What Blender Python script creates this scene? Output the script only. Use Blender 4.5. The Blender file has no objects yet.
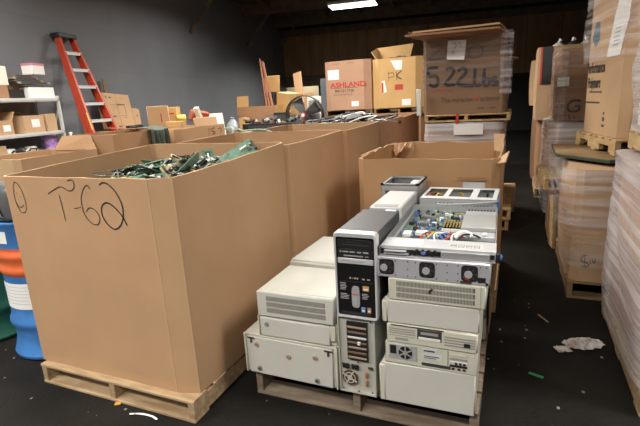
import bpy, bmesh, math, random
from mathutils import Matrix, Vector, noise
R = math.radians
SC = bpy.context.scene
COL = SC.collection
rnd = random.Random(11)

# ------------------------------------------------------------------ materials
MATS = {}
def mat(name, col, rough=0.6, metal=0.0, var=0.0, scale=8.0, bump=0.0, bscale=60.0, col2=None, stretch=None, spec=0.5, coat=0.0):
    """Principled material with object-space noise in colour (var / col2) and bump."""
    m = bpy.data.materials.new(name); m.use_nodes = True
    nt = m.node_tree; b = nt.nodes['Principled BSDF']
    b.inputs['Base Color'].default_value = (*col, 1); b.inputs['Roughness'].default_value = rough
    b.inputs['Metallic'].default_value = metal; b.inputs['Specular IOR Level'].default_value = spec
    b.inputs['Coat Weight'].default_value = coat
    tc = nt.nodes.new('ShaderNodeTexCoord')
    src = tc.outputs['Object']
    if stretch:
        mp = nt.nodes.new('ShaderNodeMapping'); mp.inputs['Scale'].default_value = stretch
        nt.links.new(src, mp.inputs[0]); src = mp.outputs[0]
    if var or col2:
        n = nt.nodes.new('ShaderNodeTexNoise'); n.inputs['Scale'].default_value = scale; n.inputs['Detail'].default_value = 6
        nt.links.new(src, n.inputs['Vector'])
        r = nt.nodes.new('ShaderNodeValToRGB')
        r.color_ramp.elements[0].position = 0.32; r.color_ramp.elements[1].position = 0.68
        c2 = col2 or tuple(c * (1 - var) for c in col)
        c1 = col if col2 else tuple(min(1, c * (1 + var)) for c in col)
        r.color_ramp.elements[0].color = (*c2, 1); r.color_ramp.elements[1].color = (*c1, 1)
        nt.links.new(n.outputs['Fac'], r.inputs[0]); nt.links.new(r.outputs[0], b.inputs['Base Color'])
    if bump:
        n2 = nt.nodes.new('ShaderNodeTexNoise'); n2.inputs['Scale'].default_value = bscale; n2.inputs['Detail'].default_value = 4
        nt.links.new(src, n2.inputs['Vector'])
        bp = nt.nodes.new('ShaderNodeBump'); bp.inputs['Strength'].default_value = bump; bp.inputs['Distance'].default_value = 0.02
        nt.links.new(n2.outputs['Fac'], bp.inputs['Height']); nt.links.new(bp.outputs[0], b.inputs['Normal'])
    MATS[name] = m
    return m
def emis(name, col, s):
    m = bpy.data.materials.new(name); m.use_nodes = True; nt = m.node_tree
    nt.nodes.remove(nt.nodes['Principled BSDF'])
    e = nt.nodes.new('ShaderNodeEmission'); e.inputs[0].default_value = (*col, 1); e.inputs[1].default_value = s
    nt.links.new(e.outputs[0], nt.nodes['Material Output'].inputs[0]); MATS[name] = m
    return m
def film(name, lo, hi, scale=(0.7, 0.7, 16), tint=(0.92, 0.90, 0.95), rough=0.25, bump=0.35):
    """stretch film: clear, with milky creases that run round the load, and a gloss"""
    m = bpy.data.materials.new(name); m.use_nodes = True; nt = m.node_tree
    b = nt.nodes['Principled BSDF']
    b.inputs['Base Color'].default_value = (*tint, 1); b.inputs['Roughness'].default_value = rough
    tc = nt.nodes.new('ShaderNodeTexCoord'); mp = nt.nodes.new('ShaderNodeMapping'); mp.inputs['Scale'].default_value = scale
    mp.inputs['Rotation'].default_value = (0.09, 0.05, 0.0)
    nt.links.new(tc.outputs['Object'], mp.inputs[0])
    n = nt.nodes.new('ShaderNodeTexNoise'); n.inputs['Scale'].default_value = 1.6; n.inputs['Detail'].default_value = 6; n.inputs['Distortion'].default_value = 0.3
    nt.links.new(mp.outputs[0], n.inputs['Vector'])
    mr = nt.nodes.new('ShaderNodeMapRange'); mr.inputs['From Min'].default_value = 0.38; mr.inputs['From Max'].default_value = 0.66
    mr.inputs['To Min'].default_value = lo; mr.inputs['To Max'].default_value = hi
    nt.links.new(n.outputs['Fac'], mr.inputs['Value']); nt.links.new(mr.outputs[0], b.inputs['Alpha'])
    bp = nt.nodes.new('ShaderNodeBump'); bp.inputs['Strength'].default_value = bump; bp.inputs['Distance'].default_value = 0.02
    nt.links.new(n.outputs['Fac'], bp.inputs['Height']); nt.links.new(bp.outputs[0], b.inputs['Normal'])
    MATS[name] = m
    return m

CB = mat('cardboard', (0.49, 0.305, 0.174), 0.75, 0, 0.05, 3.0, 0.05, 90, spec=0.25)
CB2 = mat('cardboard_tan', (0.55, 0.365, 0.215), 0.75, 0, 0.06, 3.0, 0.05, 90, spec=0.25)
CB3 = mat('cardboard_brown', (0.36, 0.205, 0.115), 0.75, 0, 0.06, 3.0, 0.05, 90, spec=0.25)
CBY = mat('cardboard_yellow', (0.58, 0.37, 0.16), 0.75, 0, 0.05, 3.0, 0.05, 90, spec=0.25)
WOOD = mat('pallet_wood', (0.50, 0.37, 0.23), 0.8, 0, 0, 5, 0.2, 60, col2=(0.30, 0.20, 0.11), stretch=(1, 6, 6), spec=0.2)
WOODY = mat('pallet_wood_fresh', (0.62, 0.45, 0.24), 0.8, 0, 0, 5, 0.2, 60, col2=(0.45, 0.30, 0.14), stretch=(6, 1, 6), spec=0.2)
WOODD = mat('dark_board', (0.25, 0.165, 0.085), 0.75, 0, 0.25, 6, 0.1, 40, spec=0.2)
BLACK = mat('black_plastic', (0.018, 0.018, 0.019), 0.4)
INK = mat('marker_ink', (0.03, 0.027, 0.03), 0.6)
INKSOFT = mat('print_ink', (0.10, 0.075, 0.06), 0.8)
REDINK = mat('red_ink', (0.50, 0.035, 0.035), 0.7)
PAPER = mat('white_paper', (0.86, 0.86, 0.85), 0.7, spec=0.2)
BEIGE = mat('beige_metal', (0.56, 0.555, 0.495), 0.45, 0, 0.035, 6, 0.02, 120)
BEIGE2 = mat('beige_plastic', (0.59, 0.575, 0.49), 0.5, 0, 0.05, 6)
BEIGEW = mat('off_white_metal', (0.58, 0.575, 0.535), 0.42, 0, 0.03, 5)
VENT = mat('vent_grey', (0.32, 0.315, 0.29), 0.6)
VDARK = mat('vent_dark', (0.10, 0.10, 0.092), 0.7)
DGREY = mat('dark_grey_metal', (0.048, 0.048, 0.053), 0.45, 0.0, 0.05, 10)
STEEL = mat('steel', (0.62, 0.63, 0.66), 0.36, 0.3, 0.06, 8, 0.02, 40)
STEELP = mat('zinc_plate', (0.50, 0.51, 0.53), 0.42, 0.3, 0.05, 8)
GREYP = mat('grey_metal', (0.36, 0.36, 0.37), 0.45, 0.4, 0.06, 8)
SILVER = mat('silver_plastic', (0.62, 0.62, 0.64), 0.35, 0.2)
PCB = mat('pcb_green', (0.03, 0.13, 0.07), 0.4, 0, 0, 40, 0, 60, col2=(0.11, 0.22, 0.16))
PCBL = mat('pcb_pale', (0.17, 0.33, 0.25), 0.45, 0, 0, 40, 0, 60, col2=(0.33, 0.45, 0.38))
PCBB = mat('pcb_brown', (0.30, 0.22, 0.10), 0.5, 0, 0, 40, 0, 60, col2=(0.42, 0.34, 0.18))
PCBD = mat('pcb_dark', (0.018, 0.05, 0.035), 0.45, 0, 0, 40, 0, 60, col2=(0.06, 0.11, 0.08))
CHIP = mat('chip_black', (0.02, 0.02, 0.022), 0.4)
WHITEP = mat('white_plastic', (0.80, 0.79, 0.74), 0.45)
BLUEP = mat('blue_plastic', (0.08, 0.16, 0.50), 0.4)
YELP = mat('yellow_plastic', (0.62, 0.46, 0.08), 0.5)
REDP = mat('red_plastic', (0.50, 0.05, 0.04), 0.5)
RUST = mat('rusty_metal', (0.38, 0.17, 0.09), 0.7, 0.2, 0.3, 30)
GOLD = mat('brass', (0.62, 0.48, 0.2), 0.35, 0.8)
ORANGE = mat('ladder_orange', (0.52, 0.065, 0.03), 0.45, 0, 0.08, 10)
ALU = mat('aluminium', (0.72, 0.73, 0.74), 0.45, 0.15)
SHELFW = mat('shelf_enamel', (0.66, 0.67, 0.66), 0.45, 0.1, 0.05, 6)
DRUMB = mat('drum_blue', (0.055, 0.20, 0.52), 0.42, 0, 0.15, 9, 0.03, 30)
DRUMO = mat('drum_orange', (0.72, 0.15, 0.05), 0.5, 0, 0.12, 9)
DRUMG = mat('drum_green', (0.02, 0.11, 0.07), 0.45, 0, 0.15, 9)
CLOTH = mat('green_cloth', (0.095, 0.12, 0.10), 0.95, 0, 0.15, 14, 0.3, 60)
PURPLE = mat('purple_print', (0.28, 0.07, 0.62), 0.4, 0, 0, 20, col2=(0.70, 0.55, 0.72))
FILM = film('stretch_film', 0.02, 0.34)
FILMW = film('stretch_film_heavy', 0.28, 0.66, (0.5, 0.5, 18), (.90, .87, .92))
FILMD = film('stretch_film_thin', 0.02, 0.42, (0.6, 0.6, 20), (.30, .27, .30), .16, .6)
CLEAR = film('clear_sheet', 0.06, 0.30, (5, 5, 5))
FOAM = mat('off_white_sheet', (0.80, 0.79, 0.70), 0.7)
TUBE = emis('fluorescent_tube', (1.0, 0.95, 0.82), 7.0)

# ------------------------------------------------------------------ mesh building
class MB:
    def __init__(s): s.v = []; s.f = []; s.m = []
    def add(s, vs, fs, m=0, M=None):
        o = len(s.v)
        s.v += [tuple(M @ Vector(v)) if M else tuple(v) for v in vs]
        s.f += [tuple(o + i for i in f) for f in fs]; s.m += [m] * len(fs)
        return s
    def box(s, lo, hi, m=0, b=0.0, M=None):
        c = [(lo[i] + hi[i]) / 2 for i in range(3)]; h = [abs(hi[i] - lo[i]) / 2 for i in range(3)]
        b = min(b, *[x * 0.9 for x in h])
        if b <= 0:
            vs = [(c[0] + x * h[0], c[1] + y * h[1], c[2] + z * h[2]) for x in (-1, 1) for y in (-1, 1) for z in (-1, 1)]
            return s.add(vs, [(0, 1, 3, 2), (4, 6, 7, 5), (0, 4, 5, 1), (2, 3, 7, 6), (0, 2, 6, 4), (1, 5, 7, 3)], m, M)
        vs = []; ix = {}
        for x in (-1, 1):
            for y in (-1, 1):
                for z in (-1, 1):
                    for a in range(3):
                        sg = (x, y, z)
                        vs.append(tuple(c[i] + sg[i] * (h[i] if i == a else h[i] - b) for i in range(3)))
                        ix[(x, y, z, a)] = len(vs) - 1
        fs = []
        for a in range(3):
            o = [i for i in range(3) if i != a]
            for sgn in (-1, 1):
                q = []
                for p, r in ((-1, -1), (1, -1), (1, 1), (-1, 1)):
                    k = [0, 0, 0]; k[a] = sgn; k[o[0]] = p; k[o[1]] = r
                    q.append(ix[(*k, a)])
                fs.append(tuple(q))
            for p in (-1, 1):
                for r in (-1, 1):
                    def key(t, ax):
                        k = [0, 0, 0]; k[a] = t; k[o[0]] = p; k[o[1]] = r
                        return ix[(*k, ax)]
                    fs.append((key(-1, o[0]), key(1, o[0]), key(1, o[1]), key(-1, o[1])))
        for x in (-1, 1):
            for y in (-1, 1):
                for z in (-1, 1):
                    fs.append((ix[(x, y, z, 0)], ix[(x, y, z, 1)], ix[(x, y, z, 2)]))
        return s.add(vs, fs, m, M)
    def frame(s, lo, hi, t, m=0):
        """a rectangular frame lying in X-Z, depth lo.y..hi.y"""
        x0, y0, z0 = lo; x1, y1, z1 = hi
        s.box((x0, y0, z0), (x1, y1, z0 + t), m); s.box((x0, y0, z1 - t), (x1, y1, z1), m)
        s.box((x0, y0, z0 + t), (x0 + t, y1, z1 - t), m); s.box((x1 - t, y0, z0 + t), (x1, y1, z1 - t), m)
        return s
    def tube(s, pts, r, n=8, m=0, cap=True):
        pts = [Vector(p) for p in pts]; rs = r if isinstance(r, (list, tuple)) else [r] * len(pts)
        o = len(s.v); prev = None
        for i, p in enumerate(pts):
            d = (pts[min(i + 1, len(pts) - 1)] - pts[max(i - 1, 0)]).normalized()
            a = d.orthogonal().normalized() if prev is None else (prev - d * prev.dot(d)).normalized()
            prev = a; b = d.cross(a)
            for k in range(n):
                t = 2 * math.pi * k / n
                s.v.append(tuple(p + (a * math.cos(t) + b * math.sin(t)) * rs[i]))
        for i in range(len(pts) - 1):
            for k in range(n):
                s.f.append((o + i * n + k, o + i * n + (k + 1) % n, o + (i + 1) * n + (k + 1) % n, o + (i + 1) * n + k)); s.m.append(m)
        if cap:
            s.f.append(tuple(o + k for k in range(n))); s.m.append(m)
            e = o + (len(pts) - 1) * n; s.f.append(tuple(e + k for k in range(n))); s.m.append(m)
        return s
    def lathe(s, prof, n=32, m=0, c=(0, 0, 0), M=None, ms=None):
        vs = []; fs = []
        for r, z in prof:
            for k in range(n):
                t = 2 * math.pi * k / n
                vs.append((c[0] + r * math.cos(t), c[1] + r * math.sin(t), c[2] + z))
        o = len(s.v)
        s.v += [tuple(M @ Vector(v)) if M else v for v in vs]
        for i in range(len(prof) - 1):
            for k in range(n):
                s.f.append((o + i * n + k, o + i * n + (k + 1) % n, o + (i + 1) * n + (k + 1) % n, o + (i + 1) * n + k))
                s.m.append(ms[i] if ms else m)
        return s
    def disc(s, c, r, d, h, n=20, m=0):
        """a short solid cylinder at c along unit axis d"""
        c = Vector(c); d = Vector(d).normalized()
        return s.tube([c, c + d * h], r, n, m)
    def poly(s, pts, z0, z1, m=0, M=None):
        n = len(pts)
        vs = [(x, y, z0) for x, y in pts] + [(x, y, z1) for x, y in pts]
        fs = [tuple(range(n)), tuple(range(n, 2 * n))] + [(i, (i + 1) % n, n + (i + 1) % n, n + i) for i in range(n)]
        return s.add(vs, fs, m, M)
    def slab(s, pts, t, m=0):
        """a sheet through four+ points with thickness t along its normal"""
        p = [Vector(q) for q in pts]; nrm = (p[1] - p[0]).cross(p[2] - p[0]).normalized() * t
        n = len(p)
        vs = p + [q + nrm for q in p]
        return s.add(vs, [tuple(range(n)), tuple(range(n, 2 * n))] + [(i, (i + 1) % n, n + (i + 1) % n, n + i) for i in range(n)], m)
    def ribbon(s, pts, w, nrm, m=0, t=0.0012):
        """a flat pen stroke lying on a face with normal nrm"""
        p = smooth([Vector(q) for q in pts]); nrm = Vector(nrm).normalized()
        L = []; Rr = []
        for i in range(len(p)):
            d = (p[min(i + 1, len(p) - 1)] - p[max(i - 1, 0)])
            if d.length < 1e-9: d = Vector((1, 0, 0))
            sd = nrm.cross(d.normalized()) * (w / 2) * (1 if 0 < i < len(p) - 1 else 0.6)
            L.append(p[i] + sd); Rr.append(p[i] - sd)
        n = len(p); vs = [q + nrm * t for q in L] + [q + nrm * t for q in Rr]
        return s.add(vs, [(i, i + 1, n + i + 1, n + i) for i in range(n - 1)], m)
    def grid(s, fn, nu, nv, m=0, closed=False):
        o = len(s.v)
        for j in range(nv + 1):
            for i in range(nu if closed else nu + 1):
                s.v.append(tuple(fn(i / nu, j / nv)))
        w = nu if closed else nu + 1
        for j in range(nv):
            for i in range(nu):
                s.f.append((o + j * w + i, o + j * w + (i + 1) % w, o + (j + 1) * w + (i + 1) % w, o + (j + 1) * w + i)); s.m.append(m)
        return s
    def build(s, name, mats, parent=None, loc=(0, 0, 0), rz=0.0, sm=40, fix=True, rot=None):
        me = bpy.data.meshes.new(name); me.from_pydata(s.v, [], s.f); me.update()
        mats = mats if isinstance(mats, (list, tuple)) else [mats]
        for q in mats: me.materials.append(q)
        for p, q in zip(me.polygons, s.m): p.material_index = q
        if fix:
            bm = bmesh.new(); bm.from_mesh(me); bmesh.ops.recalc_face_normals(bm, faces=bm.faces); bm.to_mesh(me); bm.free()
        if sm:
            me.shade_smooth(); me.set_sharp_from_angle(angle=R(sm))
        o = bpy.data.objects.new(name, me); COL.objects.link(o)
        if parent: o.parent = parent
        o.location = loc; o.rotation_euler = rot or (0, 0, rz)
        return o

def smooth(p, n=4):
    if len(p) < 3: return p
    out = []
    for i in range(len(p) - 1):
        a = p[max(i - 1, 0)]; b = p[i]; c = p[i + 1]; d = p[min(i + 2, len(p) - 1)]
        for k in range(n):
            t = k / n
            out.append(0.5 * ((2 * b) + (c - a) * t + (2 * a - 5 * b + 4 * c - d) * t * t + (3 * b - a - 3 * c + d) * t ** 3))
    out.append(p[-1])
    return out

def tag(o, label, cat, group=None):
    o['label'] = label; o['category'] = cat
    if group: o['group'] = group
    return o
def thing(name, label, cat, loc=(0, 0, 0), rz=0.0, group=None, rot=None):
    o = bpy.data.objects.new(name, None); COL.objects.link(o); o.empty_display_size = 0.1
    o.location = loc; o.rotation_euler = rot or (0, 0, rz)
    return tag(o, label, cat, group)
def struct(name, mb, mats, **k):
    o = mb.build(name, mats, **k); o['kind'] = 'structure'
    return o
def dup(root, loc, rz=None, label=None, group=None, rot=None):
    r = root.copy(); COL.objects.link(r); r.location = loc
    if rz is not None: r.rotation_euler = (0, 0, rz)
    if rot is not None: r.rotation_euler = rot
    if label: r['label'] = label
    if group: r['group'] = group
    for ch in list(root.children):
        c = ch.copy(); COL.objects.link(c); c.parent = r
        for g in list(ch.children):
            d = g.copy(); COL.objects.link(d); d.parent = c
    return r
def bx(lo, hi, b=0.0, m=0): return MB().box(lo, hi, m, b)
def text(body, size, m, parent, origin, right, up, off=0.002, name='lettering', bold=0.0, wide=1.0):
    """printed lettering lying on a face: origin is the baseline's start, right/up the face's axes"""
    cu = bpy.data.curves.new(name, 'FONT'); cu.body = body; cu.size = size; cu.offset = bold; cu.resolution_u = 3
    t = bpy.data.objects.new(name, cu); COL.objects.link(t)
    bpy.context.view_layer.update()
    me = bpy.data.meshes.new_from_object(t.evaluated_get(bpy.context.evaluated_depsgraph_get()))
    COL.objects.unlink(t); bpy.data.objects.remove(t)
    me.materials.clear(); me.materials.append(m); me.name = name
    r = Vector(right).normalized(); u = Vector(up).normalized(); n = r.cross(u)
    Mx = Matrix((( r.x * wide, u.x, n.x, 0), (r.y * wide, u.y, n.y, 0), (r.z * wide, u.z, n.z, 0), (0, 0, 0, 1)))
    me.transform(Matrix.Translation(Vector(origin) + n * off) @ Mx)
    o = bpy.data.objects.new(name, me); COL.objects.link(o); o.parent = parent
    return o
FRONT = ((1, 0, 0), (0, 0, 1)); LEFTF = ((0, -1, 0), (0, 0, 1)); RIGHTF = ((0, 1, 0), (0, 0, 1))

# ------------------------------------------------------------------ camera
F_PX = 456.0; PITCH = R(13.9); ROLL = R(-3.2); YAW = R(23.5)
cp, sp = math.cos(PITCH), math.sin(PITCH); cr, sr = math.cos(ROLL), math.sin(ROLL)
r0 = Vector((1, 0, 0)); d0 = Vector((0, -sp, -cp)); f0 = Vector((0, cp, -sp))
Rz = Matrix.Rotation(YAW, 3, 'Z')
rt = Rz @ (cr * r0 - sr * d0); dn = Rz @ (sr * r0 + cr * d0); fw = Rz @ f0
cam = bpy.data.cameras.new('camera'); co = bpy.data.objects.new('camera', cam); COL.objects.link(co)
cam.sensor_width = 36.0; cam.lens = F_PX / 640 * 36.0; cam.clip_end = 200
co.matrix_world = Matrix(((rt.x, -dn.x, -fw.x, 0), (rt.y, -dn.y, -fw.y, 0), (rt.z, -dn.z, -fw.z, 1.6), (0, 0, 0, 1)))
SC.camera = co

# ------------------------------------------------------------------ the room
WA = math.atan2(0.148, 0.989)                  # the building's walls stand 8.5 degrees off the row of bins
WU = Vector((-0.148, 0.989, 0)); WN = Vector((0.989, 0.148, 0)); W0 = Vector((-7.6, 6.4, 0))
def wl(n, s, z=0.0): return W0 + WN * n + WU * s + Vector((0, 0, z))
CEIL = 4.9; S_END = 12.4

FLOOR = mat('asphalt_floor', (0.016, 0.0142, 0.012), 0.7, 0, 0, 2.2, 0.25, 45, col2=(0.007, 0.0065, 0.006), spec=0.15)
def brickwall():
    m = bpy.data.materials.new('painted_block'); m.use_nodes = True; nt = m.node_tree; b = nt.nodes['Principled BSDF']
    b.inputs['Roughness'].default_value = 0.7
    tc = nt.nodes.new('ShaderNodeTexCoord'); mp = nt.nodes.new('ShaderNodeMapping'); mp.inputs['Rotation'].default_value = (0, R(90), R(90))
    sx = nt.nodes.new('ShaderNodeSeparateXYZ'); cx = nt.nodes.new('ShaderNodeCombineXYZ')
    nt.links.new(tc.outputs['Object'], sx.inputs[0]); nt.links.new(sx.outputs['Y'], cx.inputs['X']); nt.links.new(sx.outputs['Z'], cx.inputs['Y'])
    br = nt.nodes.new('ShaderNodeTexBrick'); br.inputs['Scale'].default_value = 1.0; br.inputs['Brick Width'].default_value = 2.4; br.inputs['Row Height'].default_value = 0.8
    br.inputs['Mortar Size'].default_value = 0.008; br.inputs['Mortar Smooth'].default_value = 0.5
    br.inputs['Color1'].default_value = (0.198, 0.212, 0.238, 1); br.inputs['Color2'].default_value = (0.206, 0.220, 0.246, 1); br.inputs['Mortar'].default_value = (0.178, 0.190, 0.214, 1)
    nt.links.new(cx.outputs[0], br.inputs['Vector'])
    n = nt.nodes.new('ShaderNodeTexNoise'); n.inputs['Scale'].default_value = 1.2; n.inputs['Detail'].default_value = 5
    nt.links.new(tc.outputs['Object'], n.inputs['Vector'])
    mx = nt.nodes.new('ShaderNodeMix'); mx.data_type = 'RGBA'; mx.blend_type = 'MULTIPLY'; mx.inputs['Factor'].default_value = 0.25
    nt.links.new(br.outputs['Color'], mx.inputs['A']); nt.links.new(n.outputs['Fac'], mx.inputs['B']); nt.links.new(mx.outputs['Result'], b.inputs['Base Color'])
    return m
BLOCK = brickwall()
PLY = mat('plywood_panel', (0.40, 0.25, 0.135), 0.75, 0, 0, 1.5, 0, 40, col2=(0.26, 0.16, 0.085), stretch=(2, 2, 0.5), spec=0.2)
ROOF = mat('roof_deck', (0.10, 0.082, 0.066), 0.85, 0, 0.2, 3, spec=0.15)
BEAM = mat('roof_timber', (0.15, 0.115, 0.085), 0.8, 0, 0.2, 4, spec=0.15)
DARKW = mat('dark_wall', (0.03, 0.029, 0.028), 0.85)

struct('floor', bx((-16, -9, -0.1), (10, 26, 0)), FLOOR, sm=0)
struct('ceiling', bx((-16, -9, CEIL), (10, 26, CEIL + 0.1)), ROOF, sm=0)
struct('wall_left', bx((-0.2, -14.5, 0), (0, S_END + 0.2, CEIL)), BLOCK, loc=W0, rz=WA, sm=0)
bw = MB().box((-0.2, S_END, 0), (0.0, S_END + 0.15, CEIL)).box((1.5, S_END, 0), (22, S_END + 0.15, CEIL)).box((0.0, S_END, 2.3), (1.5, S_END + 0.15, CEIL)).box((0.0, S_END, 0), (1.5, S_END + 0.15, 0.9))
# plywood joints: separate sheets standing 12 mm proud with a gap
for i in range(16):
    x0 = 0.02 + i * 1.22
    z0 = 2.64 if x0 < 1.5 else (0.3 if x0 < 7 else 2.2)  # past the aisle, bare near-black wall below the sheets stands in for shade
    bw.box((x0, S_END - 0.018, z0), (x0 + 1.2, S_END, CEIL - 0.5), 1)
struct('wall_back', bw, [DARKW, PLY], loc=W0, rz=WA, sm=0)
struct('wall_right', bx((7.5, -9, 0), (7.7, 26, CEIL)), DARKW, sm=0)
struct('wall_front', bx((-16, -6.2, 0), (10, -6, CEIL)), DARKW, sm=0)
# opening in the back wall with a pale store beyond it
struct('trim_1', bx((0.02, S_END - 0.06, 2.2), (1.85, S_END - 0.002, 2.62)), BEAM, loc=W0, rz=WA, sm=0)
struct('wall_store', bx((-1, S_END + 1.6, 0), (4, S_END + 1.75, 3.4)), mat('store_wall', (0.55, 0.47, 0.30), 0.8), loc=W0, rz=WA, sm=0)
# roof timbers: beams across, joists along, a ledger at the back wall
for i, s in enumerate((-3.5, 0.5, 4.4, 8.2, 11.2)):
    struct('trim_%d' % (i + 2), bx((0.0, s, CEIL - 0.38), (20, s + 0.16, CEIL)), BEAM, loc=W0, rz=WA, sm=0)
jo = MB()
for i in range(14): jo.box((1.0 + i * 1.3, -8, CEIL - 0.16), (1.06 + i * 1.3, S_END, CEIL - 0.001))
struct('trim_7', jo, BEAM, loc=W0, rz=WA, sm=0)
struct('trim_8', bx((0, S_END - 0.12, CEIL - 0.62), (20, S_END - 0.02, CEIL - 0.36)), BEAM, loc=W0, rz=WA, sm=0)
for i, s in enumerate((4.48, 8.28, 11.28)):    # knee braces from the wall to the beams
    struct('trim_%d' % (i + 9), MB().tube([(0.02, s, CEIL - 1.35), (0.95, s, CEIL - 0.36)], 0.05, 4), BEAM, loc=W0, rz=WA, sm=0)

# ------------------------------------------------------------------ lamps
def area(loc, sx, sy, power, col=(1, 0.945, 0.86), rot=(0, 0, 0), spread=180):
    l = bpy.data.lights.new('fluorescent_light', 'AREA'); l.shape = 'RECTANGLE'; l.size = sx; l.size_y = sy; l.energy = power; l.color = col; l.spread = R(spread)
    o = bpy.data.objects.new('fluorescent_light', l); COL.objects.link(o); o.location = loc; o.rotation_euler = rot
def lamp(loc, rz, label, length=1.5, power=100, col=(1, 0.945, 0.86), wdt=0.46, spread=140):
    t = thing('ceiling_light', label, 'lamp', loc, rz, 'fluorescent lights under the roof')
    h = length / 2
    MB().box((-h, -wdt / 2, 0), (h, wdt / 2, 0.09), 0, 0.02).box((-h, -wdt / 2, -0.03), (-h + 0.02, wdt / 2, 0)).box((h - 0.02, -wdt / 2, -0.03), (h, wdt / 2, 0)).build('housing', SHELFW, t)
    for y in (-wdt * .3, 0, wdt * .3):
        MB().tube([(-h + 0.03, y, -0.025), (h - 0.03, y, -0.025)], 0.028, 8).build('fluorescent_tube', TUBE, t)
    MB().tube([(-h * .7, 0, 0.09), (-h * .7, 0, CEIL - loc[2])], 0.008, 6).tube([(h * .7, 0, 0.09), (h * .7, 0, CEIL - loc[2])], 0.008, 6).build('hanger', GREYP, t)
    area((loc[0], loc[1], loc[2] - 0.06), length, wdt, power, col, (0, 0, rz), spread)

# ------------------------------------------------------------------ pallets
def pallet(label, w, d, loc, rz=0.0, h=0.14, m=None, boards=7, name='wooden_pallet', group=None, fwd=True, notch=False):
    """origin at the front left corner on the ground; deck boards run along x, stringers along y"""
    m = m or WOOD
    t = thing(name, label, 'pallet', loc, rz, group)
    rr = random.Random(int(abs(loc[0] * 97 + loc[1] * 31) * 10))
    bt = 0.018
    top = MB(); bw_ = d / (boards + (boards - 1) * 0.45)
    for i in range(boards):
        y = i * bw_ * 1.45
        top.box((rr.uniform(-.006, .006), y, h - bt), (w + rr.uniform(-.006, .006), y + bw_, h + rr.uniform(-.002, 0)), 0, 0.003)
    top.build('top_deck', m, t)
    for i in range(3):
        x = i * (w - 0.04) / 2
        s = MB()
        if notch:
            a, b2 = d * .14, d * .36
            s.box((x, 0.004, bt), (x + .04, a, h - bt)).box((x, a, bt + .05), (x + .04, b2, h - bt)).box((x, b2, bt), (x + .04, d - b2, h - bt))
            s.box((x, d - b2, bt + .05), (x + .04, d - a, h - bt)).box((x, d - a, bt), (x + .04, d - 0.004, h - bt))
        else:
            s.box((x, 0.004, bt), (x + .04, d - 0.004, h - bt), 0, 0.002)
        s.build('stringer', m, t)
    bot = MB()
    for y in (0, d / 2 - bw_ / 2, d - bw_): bot.box((0, y, 0), (w, y + bw_, bt), 0, 0.003)
    bot.build('bottom_deck', m, t)
    return t

# ------------------------------------------------------------------ big cardboard bins
def bin_mesh(w, d, h, ch=(0.1, 0.1), bulge=(0.03, 0.03, 0.03, 0.03), th=0.012, ragged=0.0, seed=0, nz=8, sub=7, closed=False, lean=0.0, rise=0.0):
    """an eight-sided corrugated bin, open on top; origin at its front left bottom corner"""
    if not isinstance(ch, list): ch = [ch if isinstance(ch, tuple) else (ch, ch)] * 4
    (ax, ay), (bx_, by), (cx, cy), (ex, ey) = ch      # front left, front right, back right, back left
    cor = [(ax, 0), (w - bx_, 0), (w, by), (w, d - cy), (w - cx, d), (ex, d), (0, d - ey), (0, ay)]
    side = [0, None, 1, None, 2, None, 3, None]
    nrm = [(0, -1), None, (1, 0), None, (0, 1), None, (-1, 0), None]
    base = []
    for i in range(8):
        a, b = cor[i], cor[(i + 1) % 8]; n = sub if side[i] is not None else 2
        for k in range(n):
            u = k / n; base.append((a[0] + (b[0] - a[0]) * u, a[1] + (b[1] - a[1]) * u, i, u))
    def pt(j, f, inset):
        x, y, i, u = base[j]
        if side[i] is not None:
            g = (0.25 + 0.75 * math.sin(math.pi * min(1, f * 0.9 + 0.05)) ** 0.8) * math.sin(math.pi * u) ** 0.9
            bb = bulge[side[i]] * g
            x += nrm[i][0] * bb; y += nrm[i][1] * bb
        dx, dy = x - w / 2, y - d / 2
        x -= inset * (dx / (w / 2)); y -= inset * (dy / (d / 2))
        z = (h + rise * y / d) * f
        if ragged and f > 0.99: z += ragged * (noise.noise(Vector((x * 7, y * 7, seed * 3.7))) + 0.6 * noise.noise(Vector((x * 23, y * 23, seed))))
        return (x + lean * f, y, z)
    n = len(base); fs = [k / nz for k in range(nz + 1)]
    mb = MB(); rings = [[pt(j, f, 0) for j in range(n)] for f in fs]
    if not closed: rings += [[pt(j, f, th) for j in range(n)] for f in reversed(fs[0:])]
    for r in rings: mb.v += r
    for k in range(len(rings) - 1):
        for j in range(n):
            mb.f.append((k * n + j, k * n + (j + 1) % n, (k + 1) * n + (j + 1) % n, (k + 1) * n + j)); mb.m.append(0)
    mb.f.append(tuple(range(n))); mb.m.append(0)
    e = (len(rings) - 1) * n
    if closed: mb.f.append(tuple(e + j for j in range(n))); mb.m.append(0)
    else:
        # inner floor, a touch above the outer one
        o = len(mb.v)
        mb.v += [(v[0], v[1], v[2] + 0.012) for v in rings[-1]]
        for j in range(n): mb.f.append((e + j, e + (j + 1) % n, o + (j + 1) % n, o + j)); mb.m.append(0)
        mb.f.append(tuple(o + j for j in range(n))); mb.m.append(0)
    return mb
def gaylord(label, loc, w, d, h, m=None, name='cardboard_bin', cat='cardboard box', group=None, rz=0.0, sm=28, **k):
    t = thing(name, label, cat, loc, rz, group)
    bin_mesh(w, d, h, **k).build('body', m or CB, t, sm=sm)
    return t
def strokes(name, lines, parent, w, m=INK, y=-0.004, z=0.0, x=0.0, face='front'):
    mb = MB()
    for L in lines:
        if face == 'front': mb.ribbon([(a - x, y, b - z) for a, b in L], w, (0, -1, 0))
        else: mb.ribbon([(y, a - x, b - z) for a, b in L], w, (1, 0, 0))
    return mb.build(name, m, parent, sm=0, fix=False)

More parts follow.
